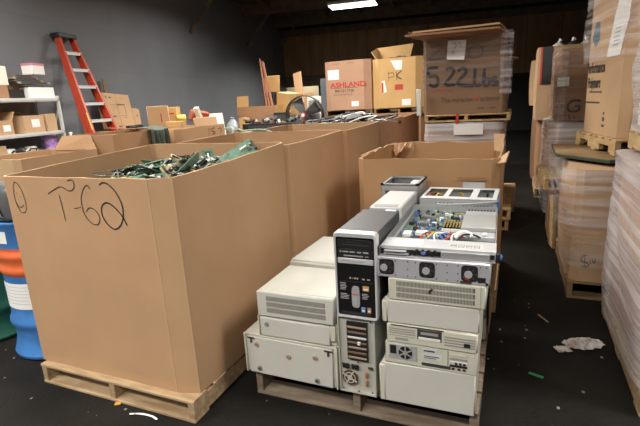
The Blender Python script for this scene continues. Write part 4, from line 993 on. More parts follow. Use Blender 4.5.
for x, z in ((.142, .07), (.142, .115)): MB().box((x - .007, -.006, z - .018), (x + .007, .002, z + .018), 0, .003).build('serial_port', RUST, c)
MB().box((.152, -.006, .150), (.175, .001, .165), 0, .003).build('keyboard_port', BLACK, c)
sc = MB()
for x, z in ((.02, .02), (.1, .015), (.17, .02), (.02, .16), (.17, .405), (.1, .178)): sc.disc((x, 0, z), .004, (0, -1, 0), .004, 8)
sc.build('screws', DGREY, c)
plain('plain beige tower standing behind the back-to-front tower', -.762, PT, (.18, .44, .46), 2.42, BEIGE, name='computer_tower')

# black and silver tower
t = case_thing('computer_tower', 'black fronted computer tower with silver bezel, standing on a grey beige tower', -.759, PT + .422, (.202, .45, .425), 1.9, DGREY, .004)
W_, H_ = .202, .425
bz = MB()   # silver bezel, rounded at the corners
def rr_loop(x0, z0, x1, z1, r, n=6):
    o = []
    for cx, cz, a0 in ((x1 - r, z1 - r, 0), (x0 + r, z1 - r, 90), (x0 + r, z0 + r, 180), (x1 - r, z0 + r, 270)):
        for k in range(n + 1): a = R(a0 + 90 * k / n); o.append((cx + r * math.cos(a), cz + r * math.sin(a)))
    return o
lo_ = rr_loop(-.003, -.002, W_ + .003, H_ + .004, .018); li_ = rr_loop(.008, .012, W_ - .008, H_ - .018, .010)
n = len(lo_)
for y, L in ((.030, lo_), (-.008, lo_), (-.014, rr_loop(.002, .003, W_ - .002, H_, .016)), (-.012, li_), (-.004, li_)): bz.v += [(x, y, z) for x, z in L]
for k in range(4):
    for j in range(n): bz.f.append((k * n + j, k * n + (j + 1) % n, (k + 1) * n + (j + 1) % n, (k + 1) * n + j)); bz.m.append(0)
bz.build('silver_bezel', SILVER, t)
MB().box((.006, -.0055, .010), (W_ - .006, .016, H_ - .016)).build('black_fascia', mat('gloss_black', (.010, .010, .011), .18), t)
MB().box((.015, -.0075, 0.3520), (W_ - .015, -.005, 0.3950), 0, .002).build('drive_door', BLACK, t)
MB().box((.04, -.0095, 0.3670), (W_ - .03, -.007, 0.3710), 0).box((.06, -.0095, 0.3790), (.13, -.007, 0.3805)).build('door_groove', DGREY, t)
MB().box((.015, -.0075, 0.3090), (W_ - .015, -.005, 0.3490), 0, .002).build('optical_drive', BLACK, t)
MB().box((.045, -.0095, 0.3130), (.14, -.0065, 0.3190)).box((.15, -.0095, 0.3140), (.165, -.0065, 0.3180)).box((.025, -.0085, 0.3310), (.034, -.0072, 0.3400)).build('disc_slot', VENT, t)
mk = MB()
for x, w in ((.04, .028), (.075, .025), (.11, .02), (.14, .025)): mk.box((x, -.0086, .332), (x + w, -.0073, .338))
mk.build('drive_marks', mat('grey_mark', (.4, .4, .42), .6), t)
MB().box((.014, -.0105, 0.2760), (W_ - .014, -.005, 0.3040), 0, .003).build('silver_strip', SILVER, t)
mk = MB(); mk.ribbon([(.03, -.0108, .289), (.06, -.0108, .294), (.10, -.0108, .289), (.14, -.0108, .291)], .0025, (0, -1, 0))
mk.build('strip_mark', GREYP, t)
for k in range(4): MB().disc((.072 + k * .012, -.005, .205), .0042, (0, -1, 0), .003, 10).build('audio_jack', [SILVER, GOLD, SILVER, SILVER][k], t)
for x in (.13, .155): MB().box((x, -.0075, .200), (x + .014, -.005, .207)).build('usb_port', VENT, t)
MB().box((.02, -.0075, .183), (W_ - .02, -.0052, .189)).build('media_slot', BLACK, t)
def oval(x, z, rx, rz_, p=4):
    return [(x + rx * abs(math.cos(a)) ** (2 / p) * (1 if math.cos(a) > 0 else -1), z + rz_ * abs(math.sin(a)) ** (2 / p) * (1 if math.sin(a) > 0 else -1)) for a in [2 * math.pi * k / 28 for k in range(28)]]
MF = Matrix(((1, 0, 0, 0), (0, 0, -1, 0), (0, 1, 0, 0), (0, 0, 0, 1)))
pbn = MB().poly(oval(.098, .112, .020, .054, 4), .005, .0125, 0, MF).build('power_panel', mat('panel_grey', (.36, .36, .38), .4), t)
MB().box((.080, -.014, .124), (.116, -.0123, .128)).build('red_line', REDP, pbn)
MB().poly(oval(.094, .092, .010, .020, 3), .0125, .0145, 0, MF).build('power_button', mat('soft_silver', (.42, .42, .44), .4), pbn)
for (x0, z0, x1, z1, m) in ((.132, .145, .162, .170, mat('sticker_gold', (.55, .30, .10), .5)), (.122, .035, .142, .062, mat('sticker_blue', (.18, .28, .58), .5)), (.152, .035, .170, .062, mat('sticker_tan', (.42, .28, .16), .5))):
    o = MB().box((x0, -.0075, z0), (x1, -.0052, z1)).build('sticker', m, t)
    MB().box((x0 + .004, -.0085, z0 + .006), (x1 - .004, -.0072, (z0 + z1) / 2)).build('sticker_mark', PAPER, o)
mk = MB()
rq = random.Random(4)
for z in (.175, .167, .159, .151, .143, .120, .112, .104, .096): mk.box((.02, -.0072, z), (.02 + rq.uniform(.025, .045), -.0054, z + .003))
for z in (.128, .120, .112, .104): mk.box((.128, -.0072, z), (.128 + rq.uniform(.02, .045), -.0054, z + .003))
mk.build('printed_specks', MATS['grey_mark'], t)
lv = MB()
for k in range(22): lv.box((.02 + k * .0068, -.0075, .02), (.024 + k * .0068, -.0052, .032))
lv.build('lower_vent', DGREY, t)
MB().box((.13, .43, .4255), (.186, .452, .428)).build('rear_label', PAPER, t)

# cream case behind the black tower and the gutted frame behind that
plain('plain beige case lying under the small cream case', -.80, PT + .462, (.25, .5, .12), 2.43)
c = case_thing('computer_case', 'small cream computer case standing just behind the black tower', -.748, PT + .584, (.182, .46, .262), 2.42, mat('light_grey_case', (.52, .52, .52), .5), .008, rz=0)
MB().box((.004, -.004, .004), (.178, .014, .258), 0, .004).build('end_panel', mat('grey_blue_panel', (.42, .45, .50), .5), c)
MB().box((.03, -.007, .16), (.09, -.003, .225), 0, .002).build('socket_hole', CHIP, c)
MB().box((.15, -.007, .19), (.165, -.003, .215)).build('latch', DGREY, c)
mk = MB()
for k in range(3): mk.box((.02, -.002 + .02, .2622), (.16, .03, .2628), 0, 0, Matrix.Translation((0, k * .02, 0)))
mk.build('top_grooves', VENT, c)
plain('beige case standing under the gutted case frame', -.83, PT, (.27, .32, .60), 2.90, BEIGE, name='computer_tower')
c = thing('case_frame', 'gutted grey computer frame, open on top, at the back of the pallet', 'computer', (-.81, 2.90, PT + .602), 0, CP)
w, d, h = .25, .30, .285
MB().box((0, 0, 0), (w, d, .004)).box((0, 0, 0), (.004, d, h)).box((w - .004, 0, 0), (w, d, h)).box((0, d - .004, 0), (w, d, h)).build('shell', GREYP, c)
MB().box((0, 0, 0), (w, .006, h * .98), 0, .002).build('front_plate', GREYP, c)
MB().box((.0, .0, h - .012), (.02, d, h)).box((w - .02, 0, h - .012), (w, d, h)).box((0, 0, h - .012), (w, .018, h)).box((0, d - .02, h - .012), (w, d, h)).build('rim', GREYP, c)
MB().box((.05, .06, .05), (.15, .24, h - .05), 0, .004).build('drive_cage', DGREY, c)
MB().box((.155, .18, h - .05), (.235, .28, h - .02), 0, .01).build('white_duct', WHITEP, c)
MB().box((.03, -.002, .2), (.08, .0, .24)).box((.15, -.002, .22), (.2, .0, .24)).box((.03, -.002, .08), (.2, .0, .11)).build('front_cutouts', DGREY, c)

# right pile, from the bottom up
def bez(t, h, w=.034):
    MB().box((-.012, -.009, .001), (w - .014, .05, h), 0, .007).build('front_bezel', BEIGE2, t)
XR = -.545
c = case_thing('computer_case', 'large plain off white computer case, lowest at the pallet corner', XR, PT, (.43, .45, .215), m=BEIGE, b=.004, rz=1.2)
MB().box((.012, -.006, .002), (.43, .014, .213), 0, .005).build('side_panel', BEIGEW, c); bez(c, .2)
MB().box((.0, -.0045, .198), (.43, .013, .213), 0, .004).build('panel_lip', BEIGE2, c)
# desktop, rear view
z = PT + .217
c = case_thing('desktop_computer', 'beige desktop computer showing its rear with a round fan and card slots', -.524, z, (.414, .42, .108), m=BEIGE, b=.003, rz=.6)
MB().box((.0, -.003, 0), (.414, .013, .108), 0, .002).build('rear_panel', BEIGE2, c)
MB().box((.016, -.0055, .022), (.15, .0, .1), 0, .002).build('power_supply', STEELP, c)
MB().box((.022, -.009, .05), (.052, -.005, .095), 0, .006).build('power_socket', BLACK, c)
MB().disc((.095, -.005, .062), .032, (0, -1, 0), .003, 24).build('fan_recess', BLACK, c)
fg = MB()
for k in range(6):
    a = k * 1.0472; fg.box((-.003, 0, .006), (.003, .002, .032), 0, 0, Matrix.Translation((.095, -.0102, .062)) @ Matrix.Rotation(a, 4, 'Y'))
fg.disc((.095, -.008, .062), .011, (0, -1, 0), .003); fg.build('fan_grille', VENT, c)
lb = MB().box((.175, -.0052, .045), (.262, -.0035, .072)).box((.175, -.0052, .078), (.24, -.0035, .098)).build('rating_label', mat('label_grey', (.62, .63, .66), .6), c)
MB().box((.18, -.0062, .06), (.25, -.005, .064)).box((.18, -.0062, .052), (.235, -.005, .055)).box((.18, -.0062, .085), (.23, -.005, .092)).build('label_print', DGREY, c)
MB().box((.285, -.006, .03), (.29, -.0, .104)).build('divider', VENT, c)
for k in range(4):
    o = MB().box((.296, -.006, .028 + k * .018), (.372, -.002, .038 + k * .018)).build('slot_cover', [CHIP, ALU, VENT, BEIGE2][k], c)
for k, x in enumerate((.318, .336, .354)): MB().box((x, -.0068, .042), (x + .012, -.005, .052), 0).build('port', CHIP, c)
MB().box((.17, -.006, .012), (.30, -.002, .026)).build('wide_port', DGREY, c)
for x in (.305, .33, .352): MB().box((x, -.0068, .014), (x + .013, -.005, .024), 0).build('port', CHIP, c)
MB().box((.387, -.006, .02), (.402, -.003, .095)).build('lock_plate', BEIGEW, c)
# desktop, front view
z += .11
c = case_thing('desktop_computer', 'beige desktop computer showing its front with a drive bay and fine vents', -.515, z, (.405, .42, .094), m=BEIGE, b=.003, rz=.4)
MB().box((.0, -.010, .0), (.405, .014, .094), 0, .006).build('front_panel', BEIGE2, c)
g = MB()
for k in range(3): g.box((.012, -.0112, .048 + k * .011), (.135, -.0098, .054 + k * .011))
g.build('vent_slots', VENT, c)
g = MB()
for k in range(4): g.box((.262, -.0112, .022 + k * .013), (.395, -.0098, .030 + k * .013))
g.build('vent_slots', VENT, c)
MB().box((.142, -.0118, .034), (.252, -.008, .086), 0, .002).build('drive_bay', DGREY, c)
MB().box((.148, -.014, .036), (.246, -.010, .048), 0, .001).build('floppy_flap', WHITEP, c)
MB().box((.158, -.0135, .062), (.236, -.011, .074)).build('drive_face', VENT, c)
MB().box((.347, -.0128, .028), (.374, -.010, .046)).build('power_switch', CHIP, c)
MB().box((.02, -.0115, .088), (.26, -.0095, .093)).build('dark_gap', CHIP, c)
MB().box((.04, -.0118, .018), (.1, -.0098, .030)).box((.012, -.0118, .038), (.135, -.0098, .041)).build('badge', VENT, c)
# slab
z += .096
c = case_thing('computer_case', 'smooth off white computer case with a bezel at one end, below a vented case', -.525, z, (.418, .43, .118), m=BEIGE, b=.004, rz=.8)
MB().box((.012, -.006, .002), (.418, .014, .116), 0, .005).build('side_panel', BEIGEW, c); bez(c, .112, .03)
# vented
z += .12
c = case_thing('computer_case', 'cream computer case with vent slots and a dark mark, below the steel server', -.504, z, (.42, .43, .106), m=BEIGE, b=.005, rz=.3)
MB().box((.0, -.008, .0), (.42, .014, .106), 0, .005).build('front_panel', BEIGE2, c)
vent_rows(c, .036, .376, .016, .094, 3, -.0085)
MB().ribbon([(.185, -.012, .05), (.188, -.012, .062), (.200, -.012, .074)], .009, (0, -1, 0)).build('dark_mark', CHIP, c, sm=0, fix=False)
MB().box((.398, -.0095, .0), (.401, -.007, .106)).build('panel_seam', VENT, c)
# steel server with three fans
z += .108
sv = thing('rack_server', 'steel rack server with three round fan openings facing the front', 'server', (-.555, 1.895, z), R(.8), CP)
MB().box((0, .012, 0), (.485, .70, .094), 0, .003).build('chassis', STEELP, sv)
MB().box((0, -.002, 0), (.485, .013, .094), 0, .003).build('front_plate', mat('server_face', (.56, .57, .62), .4, .35, .04, 9), sv)
for x in (.045, .225, .402):
    f = MB().poly(oval(x, .05, .034, .036, 5), .002, .004, 0, MF).build('fan_opening', BLACK, sv)
    MB().disc((x - .004 if x > .1 else x - .012, -.0045, .046), .0165, (0, -1, 0), .004, 20).build('fan_hub', STEELP, f)
    bl = MB()
    for k in range(7):
        bl.box((.016, -.0048, -.004), (.030, -.0042, .004), 0, 0, Matrix.Translation((x, 0, .048)) @ Matrix.Rotation(k * .9, 4, 'Y'))
    bl.build('fan_blades', DGREY, f)
    if x > .3: MB().ribbon([(x - .024, -.005, .036), (x - .012, -.005, .024), (x + .004, -.005, .022)], .004, (0, -1, 0)).build('red_wire', REDP, f, sm=0, fix=False)
MB().box((.435, -.004, .012), (.468, -.001, .036), 0, .003).build('power_socket', BLACK, sv)
MB().box((.365, -.004, .004), (.412, -.001, .014)).build('model_plate', DGREY, sv)
sc = MB()
for x in (.012, .085, .14, .175, .265, .31, .355, .445, .47):
    for zz in (.012, .045, .08):
        if zz == .045 and x not in (.14, .31, .355): continue
        sc.disc((x, -.001, zz), .0032, (0, -1, 0), .002, 8)
sc.build('screw_holes', DGREY, sv)
MB().disc((.473, -.001, .008), .006, (0, -1, 0), .004, 8).build('corner_bolt', BLACK, sv)
zs = z + .096
# hidden cases that hold up the back of the servers
zz = PT
for i in range(5):
    h = (.15, .14, .15, .14, .135)[i]
    plain('beige case behind the corner pile, %s from the bottom' % ('first', 'second', 'third', 'fourth', 'fifth')[i], -.53, zz, (.42, .42, h), 2.62, (BEIGE, BEIGEW)[i % 2]); zz += h + .001

# open server on top
S2W, S2D, S2H = .492, .84, .042
s2 = thing('rack_server', 'open rack server showing its circuit boards, on top of the steel server with fans', 'server', (-.545, 1.905, zs), R(1.6), CP)
MB().box((0, .0, 0), (S2W, S2D, .003)).build('tray', STEELP, s2)
MB().box((0, 0, .003), (.003, S2D, S2H)).build('side_wall', GREYP, s2)
MB().box((S2W - .003, 0, .003), (S2W, S2D, S2H)).build('side_wall', STEELP, s2)
MB().box((0, S2D - .004, .003), (S2W, S2D, S2H)).build('rear_wall', STEELP, s2)
MB().box((.004, .02, S2H), (S2W + .002, .145, S2H + .003), 0, .001).box((.004, .018, S2H - .012), (S2W + .002, .021, S2H + .002)).build('lid', STEEL, s2)
o = MB().box((.30, .045, S2H + .003), (.44, .095, S2H + .0036)).build('lid_label', mat('pale_label', (.55, .55, .54), .6), s2)
mk = MB()
for k in range(2):
    for q in range(4): mk.frame((.306 + q * .032, S2H + .0036, .05 + k * .021), (.332 + q * .032, S2H + .0042, .067 + k * .021), .002)
me_ = mk.build('label_pictures', DGREY, s2); me_.data.transform(Matrix(((1, 0, 0, 0), (0, 0, 1, 0), (0, 1, 0, 0), (0, 0, 0, 1))))
MB().box((.30, .028, S2H + .003), (.38, .036, S2H + .0036)).build('lid_label', MATS['pale_label'], s2)
MB().box((.09, .05, S2H + .003), (.18, .12, S2H + .0034)).build('lid_label', PAPER, s2)
fb = MB().box((0, .02, .003), (.14, .03, S2H - .008), 0).box((.14, .035, .003), (S2W, .04, S2H - .004))
fb.build('front_bay', CHIP, s2)
MB().box((.27, .008, .004), (.47, .03, .034), 0, .002).build('drive_blank', GREYP, s2)
pp = MB()
for k in range(9): pp.box((.148 + k * .013, .01, .008 + (k % 3) * .004), (.157 + k * .013, .034, .03 + (k % 2) * .006))
pp.build('front_ports', BLACK, s2)
MB().box((.185, .006, .014), (.205, .03, .028), 0, .002).build('blue_port', BLUEP, s2)
MB().box((.02, .0, .010), (.13, .022, .014)).box((.02, .0, .022), (.12, .022, .026)).build('rail_strips', STEELP, s2)
MB().box((-.022, .0, .004), (.004, .03, .042), 0, .004).build('rack_ear', BLACK, s2)
e_ = MB().box((S2W, .0, .0), (S2W + .018, .045, .042), 0, .004).build('rack_ear', BLACK, s2)
MB().box((S2W + .016, .004, .012), (S2W + .026, .03, .034), 0, .004).build('ear_release', BLUEP, e_)
MB().box((.02, .24, .004), (.475, .83, .007)).build('mainboard', mat('mainboard', (.035, .085, .06), .45, 0, 0, 60, 0, 60, col2=(.16, .20, .18)), s2)
rq = random.Random(8)
# row of blowers, memory, sockets, caps, cables
for k in range(3): MB().box((.10 + k * .07, .17, .006), (.155 + k * .07, .225, S2H - .006), 0, .004).build('blower', [BLACK, BLUEP, BLACK][k], s2)
for k in range(6): MB().box((.235 + k * .0155, .40, .006), (.240 + k * .0155, .54, .034)).box((.2335 + k * .0155, .40, .034), (.2415 + k * .0155, .54, .036), 1).build('memory_stick', [CHIP, GOLD], s2)
MB().box((.229, .39, .006), (.330, .40, .026)).build('memory_clip', WHITEP, s2)
for (x, y, s_) in ((.12, .48, .05), (.12, .62, .05)):
    hs = MB().box((x - s_ / 2, y - s_ / 2, .006), (x + s_ / 2, y + s_ / 2, .014))
    for k in range(6): hs.box((x - s_ / 2 + k * .009, y - s_ / 2, .014), (x - s_ / 2 + .003 + k * .009, y + s_ / 2, .034))
    hs.build('heatsink', GREYP, s2)
MB().box((.05, .27, .006), (.09, .33, .028), 0, .003).build('white_connector', WHITEP, s2)
MB().box((.11, .30, .006), (.17, .34, .030), 0, .003).build('white_connector', WHITEP, s2)
for k in range(110):
    x, y = rq.uniform(.03, .32), rq.uniform(.25, .81)
    m = [CHIP, CHIP, BLUEP, PCBL, GREYP, CHIP, PCBB, CHIP, WHITEP][k % 9]
    a, b_ = rq.uniform(.004, .013), rq.uniform(.004, .013)
    MB().box((x - a, y - b_, .006), (x + a, y + b_, rq.uniform(.010, .026)), 0, .001).build('component', m, s2)
for k in range(22):
    x, y = rq.uniform(.03, .23), rq.uniform(.26, .77); MB().tube([(x, y, .006), (x, y, .024)], .006, 8).build('capacitor', GREYP if k % 2 else BLUEP, s2)
for k, m in enumerate((REDP, YELP, BLACK, WHITEP, REDP, BLUEP, WHITEP, BLACK)):
    x = .15 + k * .025
    MB().tube(smooth([Vector(p) for p in ((x, .16, .03), (x + rq.uniform(-.03, .06), .20, .056), (x + rq.uniform(0, .08), .23, .05), (x + rq.uniform(.02, .1), .27, .025))], 4), .0045, 6).build('ribbon_cable', m, s2)
MB().tube(smooth([Vector(p) for p in ((.31, .2, .04), (.335, .22, .062), (.365, .23, .06), (.385, .22, .045))], 5), .010, 8).build('white_cable_bundle', WHITEP, s2)
MB().box((.325, .36, .007), (.488, .62, .05), 0, .003).build('drive_cover', mat('drive_cover', (.42, .42, .42), .45, .3, .03, 8), s2)
MB().box((.325, .27, .007), (.488, .35, .030), 0, .002).build('power_tray', STEELP, s2)
for x in (.36, .43): MB().box((x, .28, .03), (x + .02, .30, .045), 0, .004).build('white_clip', WHITEP, s2)
MB().box((.325, .62, .007), (.488, .78, .030), 0, .002).build('card_cage', STEELP, s2)
sl = MB()
for k in range(9): sl.box((.335 + k * .017, .775, .03), (.343 + k * .017, .79, .036))
sl.build('rear_slots', CHIP, s2)

# third server further back with three open bays
zt3 = zz + .012
s3 = thing('rack_server', 'steel server with three open bays and a curved white strap', 'server', (-.535, 2.79, zs - .012), R(-1.0), CP)
w, d, h = .455, .36, .088
MB().box((0, 0, 0), (w, d, .004)).box((0, 0, 0), (.004, d, h)).box((w - .004, 0, 0), (w, d, h)).box((0, d - .004, 0), (w, d, h)).build('chassis', STEELP, s3)
MB().box((0, 0, 0), (w, .005, h)).build('front_plate', STEELP, s3)
MB().box((0, 0, h - .003), (w, .07, h)).box((0, d - .05, h - .003), (w, d, h)).box((.135, .07, h - .003), (.165, d - .05, h)).box((.295, .07, h - .003), (.335, d - .05, h)).box((0, .07, h - .003), (.02, d - .05, h)).box((w - .03, .07, h - .003), (w, d - .05, h)).build('bay_frame', ALU, s3)
for k, x in enumerate((.022, .168, .338)):
    o = MB().box((x, .07, .006), (x + .108, d - .05, .03)).build('bay_board', [PCBB, PCB, PCBD][k], s3)
    rc = MB()
    for q in range(6): a, b_ = rq.uniform(.012, .09), rq.uniform(.03, .18); rc.box((x + a, .07 + b_, .03), (x + a + .014, .07 + b_ + .02, .03 + rq.uniform(.025, .052)))
    rc.build('bay_parts', [YELP, GOLD, CHIP][k], o)
for k, m in enumerate((REDP, BLACK, YELP)): MB().tube(smooth([Vector(p) for p in ((.03 + k * .02, .1, .05), (.05 + k * .02, .15, .085), (.07 + k * .02, .2, .06))], 4), .006, 6).build('wire', m, s3)
vs = MB()
for k in range(9): vs.box((.26 + k * .02, -.0015, .02), (.272 + k * .02, .0, .03)).box((.26 + k * .02, -.0015, .04), (.272 + k * .02, .0, .05))
for k in range(5): vs.box((.10 + k * .022, -.0015, .05), (.112 + k * .022, .0, .062))
vs.build('vent_holes', CHIP, s3)
MB().grid(lambda u, v: (.10 + .36 * u, -.012 - .03 * math.sin(math.pi * u), .048 + .03 * u + .010 * v), 16, 1).build('white_strap', STEELP, s3, fix=False).modifiers.new('t', 'SOLIDIFY').thickness = .003
MB().box((.22, d - .02, h), (.36, d - .016, h + .04)).build('riser_plate', STEELP, s3)
MB().box((w, .0, .01), (w + .012, .03, h), 0, .003).build('rack_ear', BLUEP, s3)

# torn carton beside the pile on the corridor side
bc = thing('torn_carton', 'torn tan cardboard standing against the aisle side of the computer pile', 'cardboard box', (-.104, 2.42, .151))
MB().slab([(.0, .30, 0), (.0, .55, 0), (.02, .55, .72), (.03, .0, .70), (.02, .0, .38)], .008).build('side_wall', CB2, bc)
MB().slab([(.02, -.004, .40), (.045, -.05, .44), (.055, -.05, .60), (.03, -.004, .68)], .006).build('torn_flap', CB2, bc)

# ------------------------------------------------------------------ right hand stacks
# nearest: two wrapped loads, one on the other
RX = .60
pallet('wooden pallet under the nearest wrapped stack beside the aisle', 1.1, 1.2, (RX + .02, 2.36, 0), R(-.5), .13)
n1 = thing('wrapped_load', 'nearest load of wrapped cartons', 'wrapped pallet', (RX, 2.34, .131))
n1['label'] = 'nearest load of cartons on the floor, tightly wrapped in milky creased film'
for j in range(2):
    for i in range(3):
        bx((.05 + j * .51, .05 + i * .37, 0), (.05 + j * .51 + .5, .05 + i * .37 + .36, .50), .01).build('carton', CB3, n1)
        bx((.05 + j * .51, .05 + i * .37, .503), (.05 + j * .51 + .5, .05 + i * .37 + .36, 1.02), .01).build('carton', CB2, n1)
film_shell('stretch_wrap', n1, (0, 0, .005), (1.1, 1.2, 1.05), FILMW, n=16, amp=.03, seed=1)
pallet('fresh wooden pallet between the two nearest wrapped loads', 1.1, 1.2, (RX + .05, 2.30, 1.195), R(-1), .12, WOODY)
n2 = thing('wrapped_load', 'upper load of white wrapped goods on the fresh pallet above the nearest load', 'wrapped pallet', (RX + .05, 2.28, 1.318))
bx((.04, .04, 0), (1.02, 1.14, .95), .03).build('carton', PAPER, n2)
film_shell('stretch_wrap', n2, (0, 0, .005), (1.06, 1.18, 1.0), FILMW, n=16, amp=.05, seed=6)

# second: the load with a dollar sign, a sheet, a pallet, the tall polymer carton
pallet('dark wooden pallet under the wrapped carton marked with a dollar sign', 1.05, 1.15, (.42, 3.75, 0), 0, .14, WOODD)
d1 = gaylord('wrapped tan carton marked with a black dollar sign, under a loose board', (.43, 3.76, .143), 1.05, 1.15, .86, CB2, name='wrapped_carton', cat='wrapped carton', ch=(.05, .05), bulge=(.0, .02, .02, .05), closed=True)
DOL = [[(0.540,0.356),(0.505,0.344),(0.503,0.309),(0.544,0.295),(0.549,0.269),(0.506,0.265)],[(0.517,0.371),(0.533,0.255)],[(0.557,0.322),(0.566,0.288)],[(0.570,0.332),(0.587,0.299),(0.595,0.334)]]
strokes('marker_writing', DOL, d1, .009, INK, -.0015, .143, .43)
film_shell('stretch_wrap', d1, (-.03, -.03, .12), (1.08, 1.18, .87), FILM, n=16, amp=.05, seed=15, taper=-.05)
film_shell('stretch_wrap_gathers', d1, (-.11, -.06, .46), (1.1, 1.2, .87), FILM, n=14, amp=.05, seed=31, top=False)
lbd = thing('loose_board', 'loose brown board with dark edges jutting out under the tall polymer carton', 'board', (0, 0, 1.03))
MB().poly([(.335, 5.05), (.325, 4.30), (.645, 3.90), (1.40, 4.15), (1.42, 5.05)], 0, .028).build('sheet', WOODD, lbd)
MB().poly([(.332, 5.055), (.321, 4.299), (.645, 3.894), (1.405, 4.147), (1.425, 5.055)], .003, .022).build('edge_band', mat('green_edge', (.03, .06, .045), .7), lbd)
TR = math.atan2(-.157, .87) * -1
tr_ = math.atan2(.727 - .57, 4.99 - 4.12)   # how far the tall carton's side turns off the row
pallet('fresh notched wooden pallet under the tall polymer carton', .92, .95, (.70, 4.06, 1.06), tr_, .125, WOODY, notch=True)
pl = gaylord('tall tan carton printed with polymer wording, its upper half wrapped in clear film', (.727, 4.10, 1.187), .85, .88, 1.15, CB2, name='wrapped_carton', cat='wrapped carton', ch=(.06, .06), bulge=(.02, .02, .02, .0), closed=True, rz=tr_)
def onleft(y0, z0): return (0, y0, z0 - 1.187)
text('Performance', .125, INK, pl, onleft(.845, 1.70), *LEFTF, bold=.004, wide=.66)
text('Polymers', .125, INK, pl, onleft(.80, 1.575), *LEFTF, bold=.004, wide=.66)
mk = MB()
for k in range(7): mk.box((-.002, .45 + k * .045, .345), (-.0005, .48 + k * .045, .36))
for k in range(14): mk.box((-.002, .48 + k * .024, .255), (-.0005, .497 + k * .024, .27))
for k, (zz_, w_) in enumerate(((.17, .03), (.13, .05), (.115, .04), (.07, .06))): mk.box((-.002, .36 - w_ / 2, zz_), (-.0005, .36 + w_ / 2, zz_ + .018))
mk.build('small_print', INKSOFT, pl)
MB().slab([(-.001, .68, .72), (-.001, .78, .80), (-.001, .72, .93), (-.001, .62, .92), (-.001, .60, .78)], .002).build('blue_logo', mat('logo_teal', (.06, .16, .20), .7), pl)
lab = MB().slab([(-.002, .40, .62), (-.002, .13, .62), (-.002, .02, .90), (-.002, .29, .92)], .003).build('paper_label', PAPER, pl)
lab2 = MB().slab([(-.004, .30, .90), (-.004, .03, .88), (-.004, .0, 1.10), (-.004, .20, 1.10)], .003).build('paper_label', PAPER, pl)
mk = MB()
for k in range(5): mk.slab([(-.006, .28 - k * .008, .70 + k * .03), (-.006, .18 - k * .008, .70 + k * .03), (-.006, .178 - k * .008, .708 + k * .03), (-.006, .278 - k * .008, .708 + k * .03)], .001)
mk.build('label_print', VENT, pl)
film_shell('stretch_wrap', pl, (-.04, -.04, .60), (.89, .92, 1.2), FILM, n=14, amp=.03, seed=44, top=False)
MB().slab([(.3, -.05, .78), (.9, -.05, .80), (.95, -.25, .90), (.28, -.2, .86)], .008).build('torn_flap', CB2, pl)

# third: the G stack
pallet('wooden pallet under the wrapped load below the carton marked G', 1.05, 1.1, (.50, 6.0, 0), 0, .14)
g1 = thing('wrapped_load', 'pale load in thick milky film below the carton marked G', 'wrapped pallet', (.46, 5.95, .143))
bx((.05, .05, 0), (1.0, 1.1, .98), .03).build('carton', CB2, g1)
film_shell('stretch_wrap', g1, (-.12, -.1, .0), (1.1, 1.15, 1.06), FILMW, n=14, amp=.05, seed=21)
g2 = gaylord('dark brown carton in shiny film marked with a black letter G', (.43, 6.0, 1.215), 1.0, 1.05, .79, CB3, name='wrapped_carton', cat='wrapped carton', ch=(.02, .02), bulge=(.0, .01, .01, .01), closed=True)
GS = [[(0.663,1.430),(0.597,1.443),(0.540,1.405),(0.538,1.342),(0.578,1.315),(0.642,1.327),(0.648,1.379),(0.602,1.377)],[(0.548,1.279),(0.565,1.232)],[(0.600,1.266),(0.612,1.236)]]
strokes('marker_writing', GS, g2, .022, INK, -.0015, 1.215, .43)
MB().box((-.02, -.02, 1.60 - 1.215), (.10, -.015, 1.70 - 1.215)).build('paper_label', PAPER, g2)
film_shell('stretch_wrap', g2, (-.02, -.02, 0), (1.02, 1.08, .80), FILMD, n=14, amp=.02, seed=50, top=True)
film_shell('stretch_wrap_edge', g2, (-.03, -.03, 0), (.08, .9, .8), FILM, n=10, amp=.015, seed=52, top=False)
pallet('pallet stub jutting into the aisle beside the load below the carton marked G', .5, .9, (.29, 5.0, .60), R(3), .12, WOODY)
cb_ = carton('dark carton holding up the pallet stub beside the aisle', (.3, .7, .595), (.52, 5.45, .003), 0, CB3)
plk = slab_thing('wood_plank', 'pale plank standing on the floor beside the aisle under the pallet stub', 'plank', (.03, .12, .55), (.40, 5.02, .003), (0, R(-3), R(10)), WOODY)
# fourth: the open carton with a black and red stripe
pallet('pallet under the stack with the striped open carton', 1.1, 1.1, (.30, 7.4, 0), 0, .14)
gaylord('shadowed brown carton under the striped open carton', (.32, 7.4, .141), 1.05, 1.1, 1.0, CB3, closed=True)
g3 = gaylord('open tan carton with a black and red stripe behind the carton marked G', (.25, 7.35, 1.145), 1.15, 1.1, 1.0, CB2, ch=(.22, .12), bulge=(.01, .01, .01, .02), ragged=.01, seed=60)
MB().slab([(.06, .075, .5), (.17, .012, .5), (.17, .012, 1.0), (.06, .075, 1.0)], -.006).build('black_stripe', BLACK, g3)
MB().slab([(.03, .095, .5), (.055, .08, .5), (.055, .08, 1.0), (.03, .095, 1.0)], -.007).build('red_stripe', REDP, g3)
for x in (.42, .78): MB().box((x, -.018, .90), (x + .16, -.008, .93)).build('hand_slot', CB3, g3)
for k in range(4):
    t_ = thing('foil_bag', 'silvery bag poking out of the striped open carton', 'bag', (.50 + k * .17, 7.55, 2.0), k * .7, 'silvery bags in the striped carton')
    MB().grid(lambda u, v: (.10 * math.cos(6.283 * u) * math.sin(math.pi * v) * (1 + .25 * math.sin(31 * u + k)), .10 * math.sin(6.283 * u) * math.sin(math.pi * v), .21 * v), 18, 7, closed=True).build('bag', DGREY if k % 2 else ALU, t_)
    MB().tube([(0, 0, .20), (.03, .0, .235)], [.015, .03], 6).build('knot', ALU, t_)
